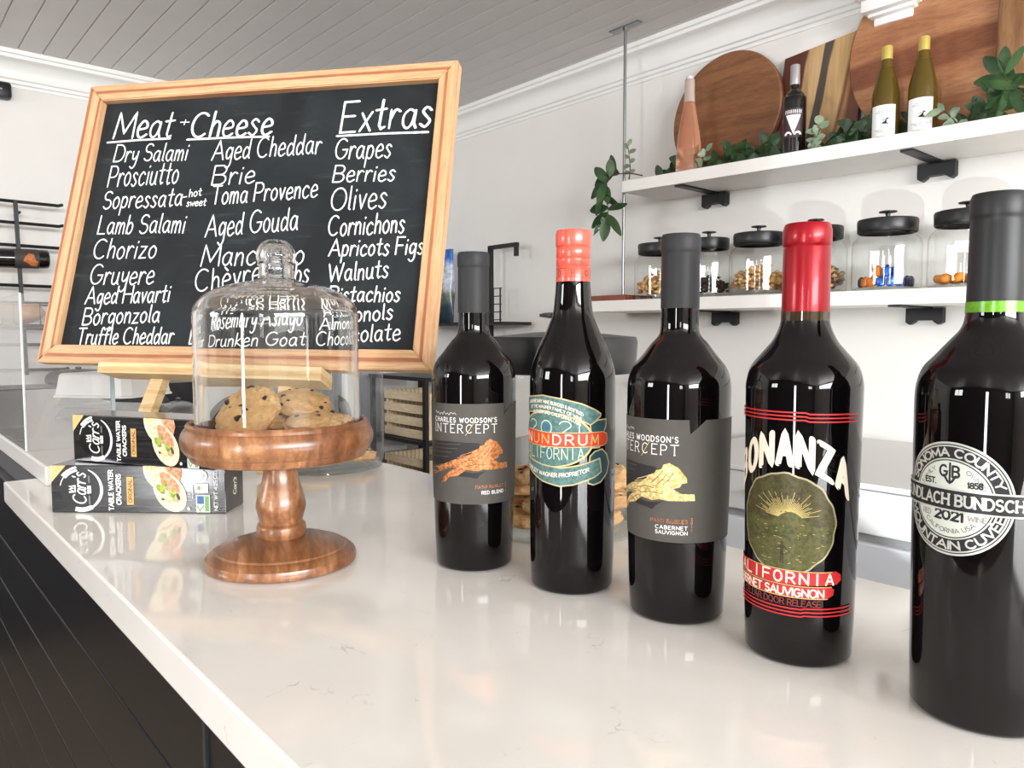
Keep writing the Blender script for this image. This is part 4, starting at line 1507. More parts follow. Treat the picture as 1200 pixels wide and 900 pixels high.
B1, B2, B3, B4, B5 = (-.5768, .4549), (-.4678, .4811), (-.3652, .4979), (-.2611, .5004), (-.145, .4996)
CAPS['9'] = (.56, [ar(.28, .68, .27, .32, 90, 450, 14), [(.55, .68), (.5, .25), (.3, 0)]])
t, c = bar_bottle('wine_bottle', 'wine bottle with grey cap and copper running cat, leftmost of the five on the bar', B1, BORD, CAPG, M_capgrey)
cat_label(t, -15, M_copper, ['RED BLEND'])
t, c = bar_bottle('wine_bottle', 'wine bottle with grey cap and gold running cat, middle of the five on the bar', B3, BORD, CAPG, M_capgrey)
cat_label(t, -46, M_goldleaf, ['CABERNET', 'SAUVIGNON'])

# -- the sloping bottle with the teal scroll label
SLOPE = [(.0372, 0), (.0376, .03), (.0382, .1), (.0382, .17)] + smooth_prof([(.0382, .176), (.038, .186), (.0366, .196), (.0338, .206), (.0294, .216), (.0248, .2255), (.0208, .235), (.0178, .2435), (.0163, .256), (.0152, .27)], 4) + [(.0149, .2725)]
CAPC = [(.0152, .271), (.0152, .2725), (.015, .2835), (.0146, .2842), (.0151, .285), (.0151, .2905), (.0146, .2912), (.0151, .292), (.015, .3005), (.0147, .301), (.0153, .3018), (.0156, .303), (.0156, .3125), (.0148, .3158)]
t, c = bar_bottle('wine_bottle', 'sloping shouldered wine bottle with coral cap and teal scroll label', B2, SLOPE, CAPC, M_capcoral)
p = Print(lambda e: on_cyl(.0151, .0001 + e))
M_capprint = plain('capsule_print', sr(140, 62, 30), .5)
for zz in (.2745, .2822):
    p.line(M_capprint, [(D2(a) * .0151, zz) for a in range(-178, 180, 4)], .00022)
for q, ch in enumerate('CONUNDRUM'):
    p.text(M_capprint, ch, D2(-52 + (q - 5) * 52) * .0151, .2758, .0048, None, weight=.1)
p.done('capsule_print', c)
RB = .0382
R2f = prof_r(SLOPE)
zz2 = lambda zx, zy: (D2(math.degrees(math.asin(max(-.995, min(.995, (610 + zx / 6.925 - 671.5) / 50.5))))) * RB, .225 - (455 + zy / 6.925 - 392) / 1395)
surf2 = lambda e: on_cyl(R2f, .0002 + e)
p = Print(surf2)
cA = D2(-33) * RB


def inset(pts, d):
    cx = sum(q[0] for q in pts) / len(pts)
    cy = sum(q[1] for q in pts) / len(pts)
    out = []
    n = len(pts)
    area = sum(pts[i][0] * pts[(i + 1) % n][1] - pts[(i + 1) % n][0] * pts[i][1] for i in range(n))
    s = 1 if area > 0 else -1
    for i in range(n):
        a, b, c2 = Vector(pts[i - 1]), Vector(pts[i]), Vector(pts[(i + 1) % n])
        n1 = Vector((-(b - a).y, (b - a).x)).normalized() * s
        n2 = Vector((-(c2 - b).y, (c2 - b).x)).normalized() * s
        m = (n1 + n2)
        m = m.normalized() if m.length > .1 else n1
        out.append(tuple(b + m * d / max(.5, m.dot(n1))))
    return out


LX = D2(-118) * RB
curl = [zz2(*q) for q in ((560, 560), (600, 520), (660, 505), (700, 560), (716, 640), (700, 720), (650, 790), (590, 808), (545, 790), (545, 700))]
knot = [zz2(*q) for q in ((560, 300), (620, 262), (690, 258), (690, 320), (664, 400), (640, 500), (570, 500))]
topr = [(LX, zz2(80, 130)[1])] + [zz2(*q) for q in ((90, 85), (200, 62), (350, 85), (500, 125), (600, 175), (648, 212), (645, 240), (565, 312), (480, 265), (350, 225), (200, 205), (90, 225))] + [(LX, zz2(80, 260)[1])]
botr = [(LX, zz2(80, 560)[1])] + [zz2(*q) for q in ((90, 600), (200, 640), (340, 655), (480, 630), (640, 578), (655, 700), (600, 742), (540, 765), (440, 800), (330, 818), (200, 790), (90, 705))] + [(LX, zz2(80, 670)[1])]
ov = lambda k: ellipse(cA, .1352, .0395 * k, .0232 * k + .0012 * (k - 1), 56)
for shp, mt in ((curl, M_tealdark), (knot, M_tealdark)):
    p.fill(M_labelgold, shp)
    p.fill(mt, inset(shp, .0011))
inner = [zz2(*q) for q in ((600, 600), (650, 600), (655, 700), (610, 735))]
p.fill(M_teal, inner)
p.fill(M_labelgold, ov(1.04))
p.fill(M_teal, ov(.985))
for shp in (topr, botr):
    p.fill(M_labelgold, shp)
    p.fill(M_teal, inset(shp, .0011))
lb = p.done('label', t)
p = Print(surf2, p.e + .00004)
M_teallight = plain('teal_light_ink', sr(196, 206, 180), .5)
M_tealblue = mottled('teal_blue_fill', sr(48, 92, 112), sr(70, 120, 134), 300, .5, .1)
# year and region inside the oval
for q, (ch, an) in enumerate((('2', -60), ('0', -35), ('2', -9), ('1', 8))):
    if ch == '0':
        p.fill(M_tealblue, ellipse(D2(an) * RB, .1455, .0056, .0062, 28))
    p.text(M_teallight, ch, D2(an) * RB, .1395, .012, .0108 if ch != '1' else .003, weight=.04)
for q, ch in enumerate('CALIFORNIA'):
    an = -35 + (q - 4.5) * 10.2
    if ch == 'O':
        p.fill(M_tealblue, ellipse(D2(an) * RB, .1235, .0028, .0048, 24))
    p.text(M_teallight, ch, D2(an) * RB, .1188 + .00002 * (q - 4.5) ** 2, .0095, .0048 if ch != 'I' else .0005, weight=.045)
# orange band
band = [(LX, .1435 + .0018), (cA, .1418), (D2(42) * RB, .1425), (D2(49) * RB, .1405), (D2(51) * RB, .136), (D2(48.5) * RB, .1315), (D2(42) * RB, .1297), (cA, .1288), (LX, .1305)]
p.fill(M_labelgold, band)
p.fill(M_orangered, inset(band, .0007))
for q, ch in enumerate('CONUNDRUM'):
    p.text(M_gold if q in (4, 8, 3) else M_cream, ch, D2(-36 + (q - 4) * 16.4) * RB, .1316, .0082, .0066, weight=.075)
bend_t = lambda x, y: (x, y - 7.0 * (x - D2(-45) * RB) ** 2)
for q, (s_, wd_) in enumerate((('A PROPRIETARY WINE BLENDED & BOTTLED', .058), ('BY THE WAGNER FAMILY OF WINE', .052), ('RUTHERFORD CALIFORNIA USA', .046))):
    p.text(M_cream, s_, D2(-30 + q * 3) * RB, .1665 - q * .0045, .0026, wd_, weight=.1, bend=bend_t)
p.text(M_cream, 'CHARLEY WAGNER PROPRIETOR', D2(-28) * RB, .1035, .0033, .066, weight=.09, bend=lambda x, y: (x, y + 5.5 * (x - D2(-25) * RB) ** 2))
for q in range(6):
    p.line(M_tealdark, [(cA - .02 + q * .0075, .1195), (cA - .0195 + q * .0075, .1285)], .00012)
p.done('label_print', lb)

# -- the red capped bottle with the round medal
TALL = [(.0363, 0), (.0368, .03), (.0378, .1), (.0386, .165), (.0388, .182)] + smooth_prof([(.0388, .185), (.0386, .1915), (.0355, .2028), (.027, .2135), (.0215, .2205), (.0178, .2285), (.0161, .235), (.0158, .24)], 4) + [(.0158, .2415)]
CAPR = [(.0159, .2405), (.0156, .284), (.0152, .2852), (.0158, .2862), (.0162, .2875), (.0162, .2965), (.0156, .298), (.0154, .2995), (.0145, .301)]
t, c = bar_bottle('wine_bottle', 'black wine bottle with bright red cap and olive-gold medal label', B4, TALL, CAPR, M_capred)
link_mesh('neck_glass', newlathe([(.01625, .2335), (.0162, .2405)], 64), plain('brown_neck_glass', sr(58, 42, 26), .05, spec=.6, coat=.3), t, smooth=50)
R4 = prof_r(TALL)
surf4 = lambda e: on_cyl(R4, .0002 + e)
p = Print(surf4)
A4 = lambda deg: D2(deg) * .0382
mc = (A4(-16), .0985)
rag = []
for k_ in range(72):
    a_ = 2 * PI * k_ / 72
    rr = .0345 * (1 + .012 * math.sin(9 * a_) + .01 * math.sin(17 * a_ + 1))
    rag.append((mc[0] + rr * math.cos(a_), mc[1] + rr * 1.0 * math.sin(a_)))
p.fill(plain('medal_rim', sr(172, 164, 128), .4, metal=.4), rag)
p.fill(M_olv[0], [(mc[0] + (x - mc[0]) * .965, mc[1] + (y - mc[1]) * .965) for x, y in rag])
lb = p.done('label', t)
p = Print(surf4, p.e + .00004)
rnd = random.Random(3)
M_ray = plain('medal_rays', sr(206, 184, 116), .4, metal=.3)
for k_ in range(44):
    a_ = D2(12 + k_ * 156 / 43)
    l0, l1 = .004, (.013 if k_ % 3 else .019) * rnd.uniform(.8, 1.15)
    o_ = (mc[0] + .002, mc[1] + .0035)
    p.line(M_ray, [(o_[0] + l0 * 1.2 * math.cos(a_), o_[1] + l0 * math.sin(a_)), (o_[0] + l1 * 1.25 * math.cos(a_), o_[1] + l1 * math.sin(a_))], .00016)
hill = lambda amp, base, ph: [(mc[0] - .0315 + .063 * i / 24, mc[1] + base + amp * math.sin(i * .55 + ph) * .4 + amp * math.exp(-((i - 13) / 5) ** 2)) for i in range(25)]
clipm = lambda pts: [(x, max(min(y, mc[1] + math.sqrt(max(0, .0328 ** 2 - (x - mc[0]) ** 2))), mc[1] - math.sqrt(max(0, .0328 ** 2 - (x - mc[0]) ** 2)))) for x, y in pts]
low = [(mc[0] + .0328 * math.cos(D2(a_)), mc[1] + .0328 * math.sin(D2(a_))) for a_ in range(-14, -172, -6)]
for (amp, base, ph), mt in (((.006, .0005, 0), M_olv[1]), ((.003, -.004, 1.3), M_olv[2]), ((.0015, -.012, 2.1), M_olv[1])):
    up = clipm(hill(amp, base, ph))
    lowc = [q for q in low if q[1] < base + mc[1] - .002]
    p.fill(mt, up + lowc)
for k_ in range(150):
    a_, q_ = rnd.uniform(0, 2 * PI), .031 * math.sqrt(rnd.random())
    x_, y_ = mc[0] + q_ * math.cos(a_), mc[1] + q_ * math.sin(a_)
    if y_ < mc[1] + .001:
        p.line(M_olv[3] if k_ % 2 else M_ray, [(x_, y_), (x_ + rnd.uniform(.0005, .0022), y_ + rnd.uniform(-.0004, .0004))], .00014)
    else:
        p.line(M_olv[1], [(x_, y_), (x_ + .0008, y_ + .0006)], .0003)
p.e += .00003
fx, fy = mc[0] + A4(-.5), mc[1] - .0185       # small standing figure in the field
p.fill(M_olv[3], [(fx - .0012, fy - .0085), (fx - .0003, fy - .0085), (fx, fy - .003), (fx + .0004, fy - .0085), (fx + .0013, fy - .0085), (fx + .0012, fy + .002), (fx + .0034, fy + .0012), (fx + .0034, fy + .002), (fx + .001, fy + .0042), (fx - .001, fy + .0042), (fx - .0034, fy + .0016), (fx - .0032, fy + .001), (fx - .0012, fy + .002)])
p.fill(M_olv[3], ellipse(fx, fy + .0055, .0011, .0013, 14))
# double red lines above and below
for zz, hw in ((.1735, .0005), (.171, .0005), (.1685, .0005), (.0415, .0005), (.039, .0005), (.0365, .0005)):
    jog = -.0008 if zz > .1 else .0008
    p.line(M_redline, [(A4(a_), zz + (0 if a_ < 4 else jog)) for a_ in range(-120, 62, 3)], hw)
# arched name
bend4 = lambda x, y: (x, y - 12 * (x - A4(-16)) ** 2)
for q, ch in enumerate('BONANZA'):
    p.text(M_creambold, ch, A4(-16 + (q - 3) * 19.2), .1392, .0205, .0083, weight=.1, bend=bend4)
# red banners
b1_ = [(A4(-110), .0675), (A4(-16), .0672), (A4(36), .0678), (A4(42), .0655), (A4(43), .0617), (A4(38), .0588), (A4(-16), .0577), (A4(-110), .058)]
b2_ = [(A4(-110), .0568), (A4(-16), .0566), (A4(30), .0575), (A4(35), .0555), (A4(34), .0515), (A4(28), .0496), (A4(-16), .0488), (A4(-110), .0492)]
p.fill(M_redline, b1_)
p.fill(M_redline, b2_)
p.line(M_gold, [(A4(a_), .0572) for a_ in range(-100, 33, 4)], .0003)
p.line(M_gold, [(A4(a_), .0673) for a_ in range(-60, 33, 4)], .0003)
p.line(M_gold, [(A4(a_), .0492) for a_ in range(-60, 30, 4)], .0003)
for q, ch in enumerate('CALIFORNIA'):
    p.text(M_cream, ch, A4(-26 + (q - 4.5) * 12.4), .0588, .0072, .0052 if ch != 'I' else .0006, weight=.085)
p.text(M_cream, 'CABERNET SAUVIGNON', A4(-32), .0502, .0052, D2(112) * .0382, weight=.1)
M_dullred = plain('dull_red_ink', sr(120, 36, 36), .5)
p.text(M_dullred, 'CELLAR DOOR RELEASE', A4(-22), .0437, .004, D2(86) * .0382, weight=.09)
p.done('label_print', lb)

# -- nearest bottle, black capped, with the round silver seal
R5 = .0396
NEAR = [(.0372, 0), (.0378, .03), (.0388, .1), (.0396, .165), (.0398, .18)] + smooth_prof([(.0398, .184), (.0392, .1945), (.036, .205), (.0298, .2125), (.0232, .2205), (.0174, .2275), (.0152, .2335), (.0146, .242)], 4) + [(.0144, .2445)]
CAP5 = [(.0147, .2435), (.0142, .2885), (.0139, .2905), (.0145, .292), (.0147, .2935), (.0147, .3025), (.0135, .3055)]
t, c = bar_bottle('wine_bottle', 'nearest wine bottle with black cap, glowing green neck glass and round silver seal', B5, NEAR, CAP5, M_capblack)
link_mesh('neck_glow', newlathe([(.0151, .2375), (.0149, .2437)], 64), plain('lit_green_neck', sr(98, 158, 22), .25, var=.35, vscale=150), t, smooth=50)  # glow of light through the neck glass, put into opaque green
R5f = prof_r(NEAR)
surf5 = lambda e: on_cyl(R5f, .0002 + e)
p = Print(surf5)
s0 = (D2(-27) * .0392, .1325)
rad = .0322
p.fill(M_silver, ellipse(*s0, rad, rad, 72))
p.fill(M_labelblack, ellipse(*s0, rad * .965, rad * .965, 72))
p.fill(M_silver, ellipse(*s0, rad * .945, rad * .945, 72))
p.fill(M_labelblack, ellipse(*s0, rad * .92, rad * .92, 72))
p.fill(M_silver, ellipse(*s0, rad * .715, rad * .715, 64))
p.fill(M_labelblack, ellipse(*s0, rad * .69, rad * .69, 64))
p.fill(M_pale, ellipse(*s0, rad * .67, rad * .67, 64))
lb = p.done('label', t)
p = Print(surf5, p.e + .00004)
p.arc(M_silver, 'SONOMA COUNTY', *s0, rad * .755, rad * .135, 90, 142, weight=.12)
p.arc(M_silver, 'MOUNTAIN CUVÉE', *s0, rad * .755, rad * .135, 270, 150, weight=.12, inward=False)
p.arc(M_ink, 'FAMILY', *s0, rad * .54, rad * .07, 138, 40, weight=.06)
p.arc(M_ink, 'OWNED', *s0, rad * .54, rad * .07, 42, 40, weight=.06)
p.arc(M_ink, 'CALIFORNIA USA', *s0, rad * .53, rad * .075, 270, 92, weight=.06, inward=False)
for q_, tx in ((-.36, 'EST.'), (.4, '1858')):
    p.text(M_ink, tx, s0[0] + rad * q_, s0[1] + rad * .235, rad * .095, rad * .22, weight=.13)
p.text(M_ink, '2021', s0[0], s0[1] - rad * .37, rad * .155, rad * .48, weight=.14)
p.text(M_greyink, 'RED', s0[0] - rad * .42, s0[1] - rad * .34, rad * .09, rad * .17, weight=.1)
p.text(M_greyink, 'WINE', s0[0] + rad * .45, s0[1] - rad * .34, rad * .09, rad * .28, weight=.1)
# anchor monogram
ax, ay = s0[0], s0[1] + rad * .43
p.line(M_ink, [(ax, ay + rad * .2), (ax, ay - rad * .14)], rad * .018)
p.line(M_ink, [(ax - rad * .1, ay - rad * .02), (ax - rad * .04, ay - rad * .12), (ax, ay - rad * .15), (ax + rad * .04, ay - rad * .12), (ax + rad * .1, ay - rad * .02)], rad * .02)
p.text(M_ink, 'G', ax - rad * .11, ay - rad * .04, rad * .19, rad * .13, weight=.1)
p.text(M_ink, 'B', ax + rad * .1, ay - rad * .04, rad * .19, rad * .11, weight=.1)
# name band across
half = rad * 1.62
p.fill(M_silver, [(s0[0] - half, s0[1] - rad * .215), (s0[0] + half, s0[1] - rad * .215), (s0[0] + half, s0[1] + rad * .185), (s0[0] - half, s0[1] + rad * .185)])
p.fill(M_labelblack, [(s0[0] - half, s0[1] - rad * .185), (s0[0] + half, s0[1] - rad * .185), (s0[0] + half, s0[1] + rad * .155), (s0[0] - half, s0[1] + rad * .155)])
p.text(M_silver, 'GUNDLACH BUNDSCHU', s0[0] + rad * .04, s0[1] - rad * .105, rad * .185, rad * 2.45, weight=.1, serif=.07, gap=.22)
p.done('label_print', lb)

# ------------------------------------------------------------------ large jars of cookies on the bar


def cookiemat():
    m = NT('cookie_dough')
    v = m.coord()
    base = m.ramp(m.noise(v, 45, 5, .65), [(.3, sr(186, 138, 86)), (.5, sr(214, 170, 114)), (.7, sr(230, 194, 140))])
    vor = m.n('ShaderNodeTexVoronoi', feature='DISTANCE_TO_EDGE')
    vor.inputs['Scale'].default_value = 60
    nz = m.n('ShaderNodeTexNoise')
    nz.inputs['Scale'].default_value = 50
    m.l(v, nz.inputs['Vector'])
    mx = m.n('ShaderNodeMix', data_type='VECTOR')
    mx.inputs[0].default_value = .1
    m.l(v, mx.inputs[4])
    m.l(nz.outputs['Color'], mx.inputs[5])
    m.l(mx.outputs[1], vor.inputs['Vector'])
    crack = m.ramp(vor.outputs['Distance'], [(0, (.55, .42, .3)), (.05, (1, 1, 1))])
    gate = m.ramp(m.noise(v, 22, 2), [(.45, (0, 0, 0)), (.6, (1, 1, 1))])
    m.l(m.mix(gate, base, m.mix(1, base, crack, 'MULTIPLY')), m.b.inputs['Base Color'])
    m.b.inputs['Roughness'].default_value = .75
    m.bump(m.noise(v, 130, 5, .7), .5, .003)
    return m.m


M_cookie = cookiemat()
M_chip = plain('dark_chocolate', sr(58, 32, 20), .45)


def make_cookie(seed, r=.033, th=.017):
    rnd = random.Random(seed)
    bm = bmesh.new()
    bmesh.ops.create_icosphere(bm, subdivisions=5, radius=1)
    for v in bm.verts:
        p_ = v.co.copy()
        rr = math.hypot(p_.x, p_.y)
        n_ = noise.noise(p_ * 2.2 + Vector((seed, 0, 0))) * .1 + noise.noise(p_ * 5 + Vector((0, seed, 0))) * .1 + noise.noise(p_ * 13 + Vector((0, seed, 0))) * .045
        z_ = math.copysign(abs(p_.z) ** .8, p_.z)
        z_ = z_ if p_.z > 0 else max(z_, -.45)
        v.co = Vector((p_.x * r * (1 + n_ * .6), p_.y * r * (1 + n_ * .6), (z_ + (n_ * 1.2 if p_.z > 0 else 0)) * th * .68 + th * .3))
    me = bpy.data.meshes.new('cookie')
    bm.to_mesh(me)
    bm.free()
    for q in me.polygons:
        q.use_smooth = True
    me.materials.append(M_cookie)
    bm = bmesh.new()
    for k in range(7):
        a_, q_ = rnd.uniform(0, 2 * PI), r * .92 * math.sqrt(rnd.random())
        zc = th * .3 + th * .66 * max(0, 1 - (q_ / r) ** 2) ** .42
        blob(bm, (q_ * math.cos(a_), q_ * math.sin(a_), zc), rnd.uniform(.002, .0048), .55, .6, k, 1)
    mc_ = bpy.data.meshes.new('chocolate_chips')
    bm.to_mesh(mc_)
    bm.free()
    mc_.materials.append(M_chip)
    return me, mc_


COOK = [make_cookie(s) for s in (3, 8, 14, 21)]
ck = 0


def cookie(label, loc, rot=(0, 0, 0), group=None, sc=1.0):
    global ck
    me, mc_ = COOK[ck % 4]
    ck += 1
    o = bpy.data.objects.new('cookie', me)
    COL.objects.link(o)
    o.location = loc
    o.rotation_euler = rot
    o.scale = (sc, sc, sc)
    tag(o, label, 'cookie', group)
    c_ = bpy.data.objects.new('chocolate_chips', mc_)
    COL.objects.link(c_)
    c_.parent = o
    return o


JB = (-.6230, .6219)
JB2 = (-1.1705, .598)
jb = jar('lidded_jar', 'large glass cookie jar with black lid standing behind the wine bottles', (*JB, TOP + .0002), 'large cookie jars on the bar')
jb.rotation_euler = (0, 0, face_cam(JB))
bm = bmesh.new()
fill(bm, [(-.064, .082), (-.012, .094), (-.012, .125), (-.064, .112)], on_cyl(.1008), .004)
o = link_mesh('price_card', bm, M_white, jb)
o['label'] = 'slanted white card'
rnd = random.Random(31)
for lay in range(4):
    for q in range(4):
        a_ = PI / 2 * q + lay * .6
        cookie('chocolate chip cookie piled in the big jar behind the bottles', (JB[0] + .052 * math.cos(a_), JB[1] + .052 * math.sin(a_), TOP + .0125 + lay * .0162), (rnd.uniform(-.09, .09), rnd.uniform(-.09, .09), rnd.uniform(0, 6)), 'cookies in the big jar')
jar('lidded_jar', 'large glass cookie jar standing behind the chalkboard, right of cake stand', (*JB2, TOP + .0002), 'large cookie jars on the bar', hs=1.35)
for q, (dx, dy, lab) in enumerate(((.035, -.035, 'front cookie lying in the jar behind the chalkboard'), (-.04, .0, 'left cookie lying in the jar behind the chalkboard'), (.03, .045, 'back cookie lying in the jar behind the chalkboard'))):
    cookie(lab, (JB2[0] + dx, JB2[1] + dy, TOP + .0125), (0, 0, q * 1.3))

# ------------------------------------------------------------------ cake stand under a glass dome


def standwood():
    m = NT('acacia_wood')
    v = m.coord()
    sep = m.n('ShaderNodeSeparateXYZ')
    m.l(v, sep.inputs[0])
    # glued staves: tone steps across x with slightly wandering joints
    nz = m.noise(m.coord((8, 2, 2)), 2, 2)
    ma = m.n('ShaderNodeMath', operation='MULTIPLY_ADD')
    ma.inputs[1].default_value = .006
    m.l(nz, ma.inputs[0])
    m.l(sep.outputs[0], ma.inputs[2])
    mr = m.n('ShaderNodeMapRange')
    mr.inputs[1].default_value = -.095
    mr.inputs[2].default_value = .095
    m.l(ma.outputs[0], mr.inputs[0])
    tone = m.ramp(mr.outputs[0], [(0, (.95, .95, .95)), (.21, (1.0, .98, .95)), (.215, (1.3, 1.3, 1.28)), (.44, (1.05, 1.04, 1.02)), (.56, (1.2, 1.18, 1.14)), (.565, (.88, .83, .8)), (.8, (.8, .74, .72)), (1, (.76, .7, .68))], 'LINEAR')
    g = m.coord((14, 2.2, 9), (0, 0, .35))
    f1 = m.noise(g, 3.5, 4, .6, .8)
    wv = m.n('ShaderNodeTexWave', wave_type='BANDS', bands_direction='X')
    wv.inputs['Scale'].default_value = 1.7
    wv.inputs['Distortion'].default_value = 11
    wv.inputs['Detail'].default_value = 3
    wv.inputs['Detail Scale'].default_value = .7
    m.l(g, wv.inputs['Vector'])
    base = m.ramp(f1, [(.3, sr(108, 70, 44)), (.5, sr(140, 94, 60)), (.72, sr(172, 126, 86))])
    base = m.mix(m.ramp(wv.outputs['Fac'], [(.55, (0, 0, 0)), (.95, (.38, .38, .38))]), base, sr(92, 52, 32))
    fine = m.ramp(m.noise(m.coord((60, 8, 40)), 6, 4, .6), [(.3, (.74, .74, .74)), (.65, (1.08, 1.08, 1.08))])
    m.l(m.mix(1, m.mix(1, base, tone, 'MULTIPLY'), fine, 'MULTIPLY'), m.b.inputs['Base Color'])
    m.b.inputs['Roughness'].default_value = .32
    m.b.inputs['Coat Weight'].default_value = .2
    m.b.inputs['Coat Roughness'].default_value = .15
    return m.m


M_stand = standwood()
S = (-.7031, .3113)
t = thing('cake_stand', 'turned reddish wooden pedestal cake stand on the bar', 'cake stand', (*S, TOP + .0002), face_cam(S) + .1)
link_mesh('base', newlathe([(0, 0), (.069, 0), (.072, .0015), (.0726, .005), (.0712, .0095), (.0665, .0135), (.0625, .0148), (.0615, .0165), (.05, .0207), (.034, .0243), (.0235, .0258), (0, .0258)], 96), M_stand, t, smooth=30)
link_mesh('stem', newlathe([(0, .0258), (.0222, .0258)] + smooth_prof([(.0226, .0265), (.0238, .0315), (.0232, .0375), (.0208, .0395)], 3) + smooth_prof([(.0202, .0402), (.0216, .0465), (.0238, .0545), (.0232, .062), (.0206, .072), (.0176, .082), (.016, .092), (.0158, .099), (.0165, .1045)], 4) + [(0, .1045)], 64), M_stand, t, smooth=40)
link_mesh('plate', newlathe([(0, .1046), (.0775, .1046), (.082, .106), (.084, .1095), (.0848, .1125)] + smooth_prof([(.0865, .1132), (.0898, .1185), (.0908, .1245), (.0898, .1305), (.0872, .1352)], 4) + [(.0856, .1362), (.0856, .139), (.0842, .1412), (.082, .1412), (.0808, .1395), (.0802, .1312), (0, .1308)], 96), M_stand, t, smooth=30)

M_dome = real_glass('dome_glass', (.985, .992, .988), 0.0, 1.46)
t = thing('glass_dome', 'clear glass dome cover with round knob over the cookies', 'dome', (*S, TOP + .1316))
ZO = .1316
outer = [(.0742, 0), (.0775, .0015), (.0778, .004), (.0774, .07), (.0772, .108)] + smooth_prof([(.0772, .112), (.0756, .1192), (.0712, .1262), (.0636, .1328), (.05, .1388), (.034, .1428), (.021, .1452)], 4) + \
        smooth_prof([(.0178, .1468), (.0166, .152), (.0162, .158), (.017, .1625)], 3) + smooth_prof([(.0172, .1635), (.0186, .1672), (.0178, .174), (.014, .1805), (.008, .1842), (0, .1855)], 4)
inner = smooth_prof([(0, .178), (.006, .1772), (.0098, .174), (.0112, .168), (.0112, .158), (.0112, .15), (.0135, .1455)], 3) + smooth_prof([(.02, .1418), (.034, .139), (.05, .1348), (.062, .129), (.0688, .1228), (.0732, .1152), (.0742, .108)], 4) + [(.0742, .07), (.0742, 0)]
link_mesh('dome_glass', newlathe(outer + inner, 96, close=True), M_dome, t, smooth=60)

th = face_cam(S)
cs, sn = math.cos(th), math.sin(th)


def on_stand(rt, tow, z):
    """rt to the right, tow towards the photographer, from the stand's axis"""
    return (S[0] + rt * cs + tow * sn, S[1] + rt * sn - tow * cs, TOP + z)


def cam_rot(tilt_back, roll, spin):
    return (Matrix.Rotation(th, 3, 'Z') @ Matrix.Rotation(roll, 3, 'Y') @ Matrix.Rotation(tilt_back, 3, 'X') @ Matrix.Rotation(spin, 3, 'Z')).to_euler()


cookie('chocolate chip cookie under the dome propped up at left front', on_stand(-.0265, -.002, .1465), cam_rot(.62, -.55, 1.0), None, .98)
cookie('chocolate chip cookie under the dome leaning at the back centre', on_stand(.0245, -.028, .1505), cam_rot(.36, .12, 2.2), None, .87)
cookie('chocolate chip cookie lying flat under the dome at right', on_stand(.037, .012, .1335), cam_rot(.1, -.03, .2), None, .98)
cookie('chocolate chip cookie lying under the leaning ones in the dome', on_stand(-.006, -.036, .1318), cam_rot(0, 0, 3.1), None, .95)

# ------------------------------------------------------------------ cracker boxes
M_box = NT('carton_black')
v_ = M_box.coord((3, 3, 60))
M_box.l(M_box.ramp(M_box.noise(v_, 5, 4, .6), [(.35, sr(22, 21, 22)), (.6, sr(46, 45, 46)), (.75, sr(66, 65, 66))]), M_box.b.inputs['Base Color'])
M_box.b.inputs['Roughness'].default_value = .22
M_box.b.inputs['Coat Weight'].default_value = .6
M_box.b.inputs['Coat Roughness'].default_value = .12
M_box = M_box.m
M_boxblack = plain('carton_solid_black', sr(14, 13, 14), .3, coat=.4)
M_foil = plain('carton_gold', sr(222, 184, 122), .4, var=.1, vscale=80)
M_tan = plain('tag_tan', sr(214, 168, 100), .45)
M_brown = plain('tag_brown', sr(92, 54, 24), .5)
M_crk = mottled('cracker_print', sr(232, 208, 164), sr(248, 234, 206), 260, .5, 0)
M_salmon = mottled('salmon_print', sr(204, 118, 78), sr(236, 182, 146), 240, .5, 0)
M_herb = mottled('herb_print', sr(112, 140, 30), sr(186, 196, 84), 240, .5, 0)
M_egg = mottled('egg_print', sr(226, 196, 92), sr(246, 238, 214), 200, .5, 0)
M_olivep = plain('olive_print', sr(70, 76, 34), .5)
M_bluelogo = plain('blue_logo', sr(70, 106, 158), .5)
M_greenlogo = plain('green_logo', sr(126, 168, 110), .5)
M_cardwhite = plain('logo_white', sr(236, 238, 232), .5)
BL, BD, BH = .222, .058, .0605
kx, ky = BL / 204, BH / 57


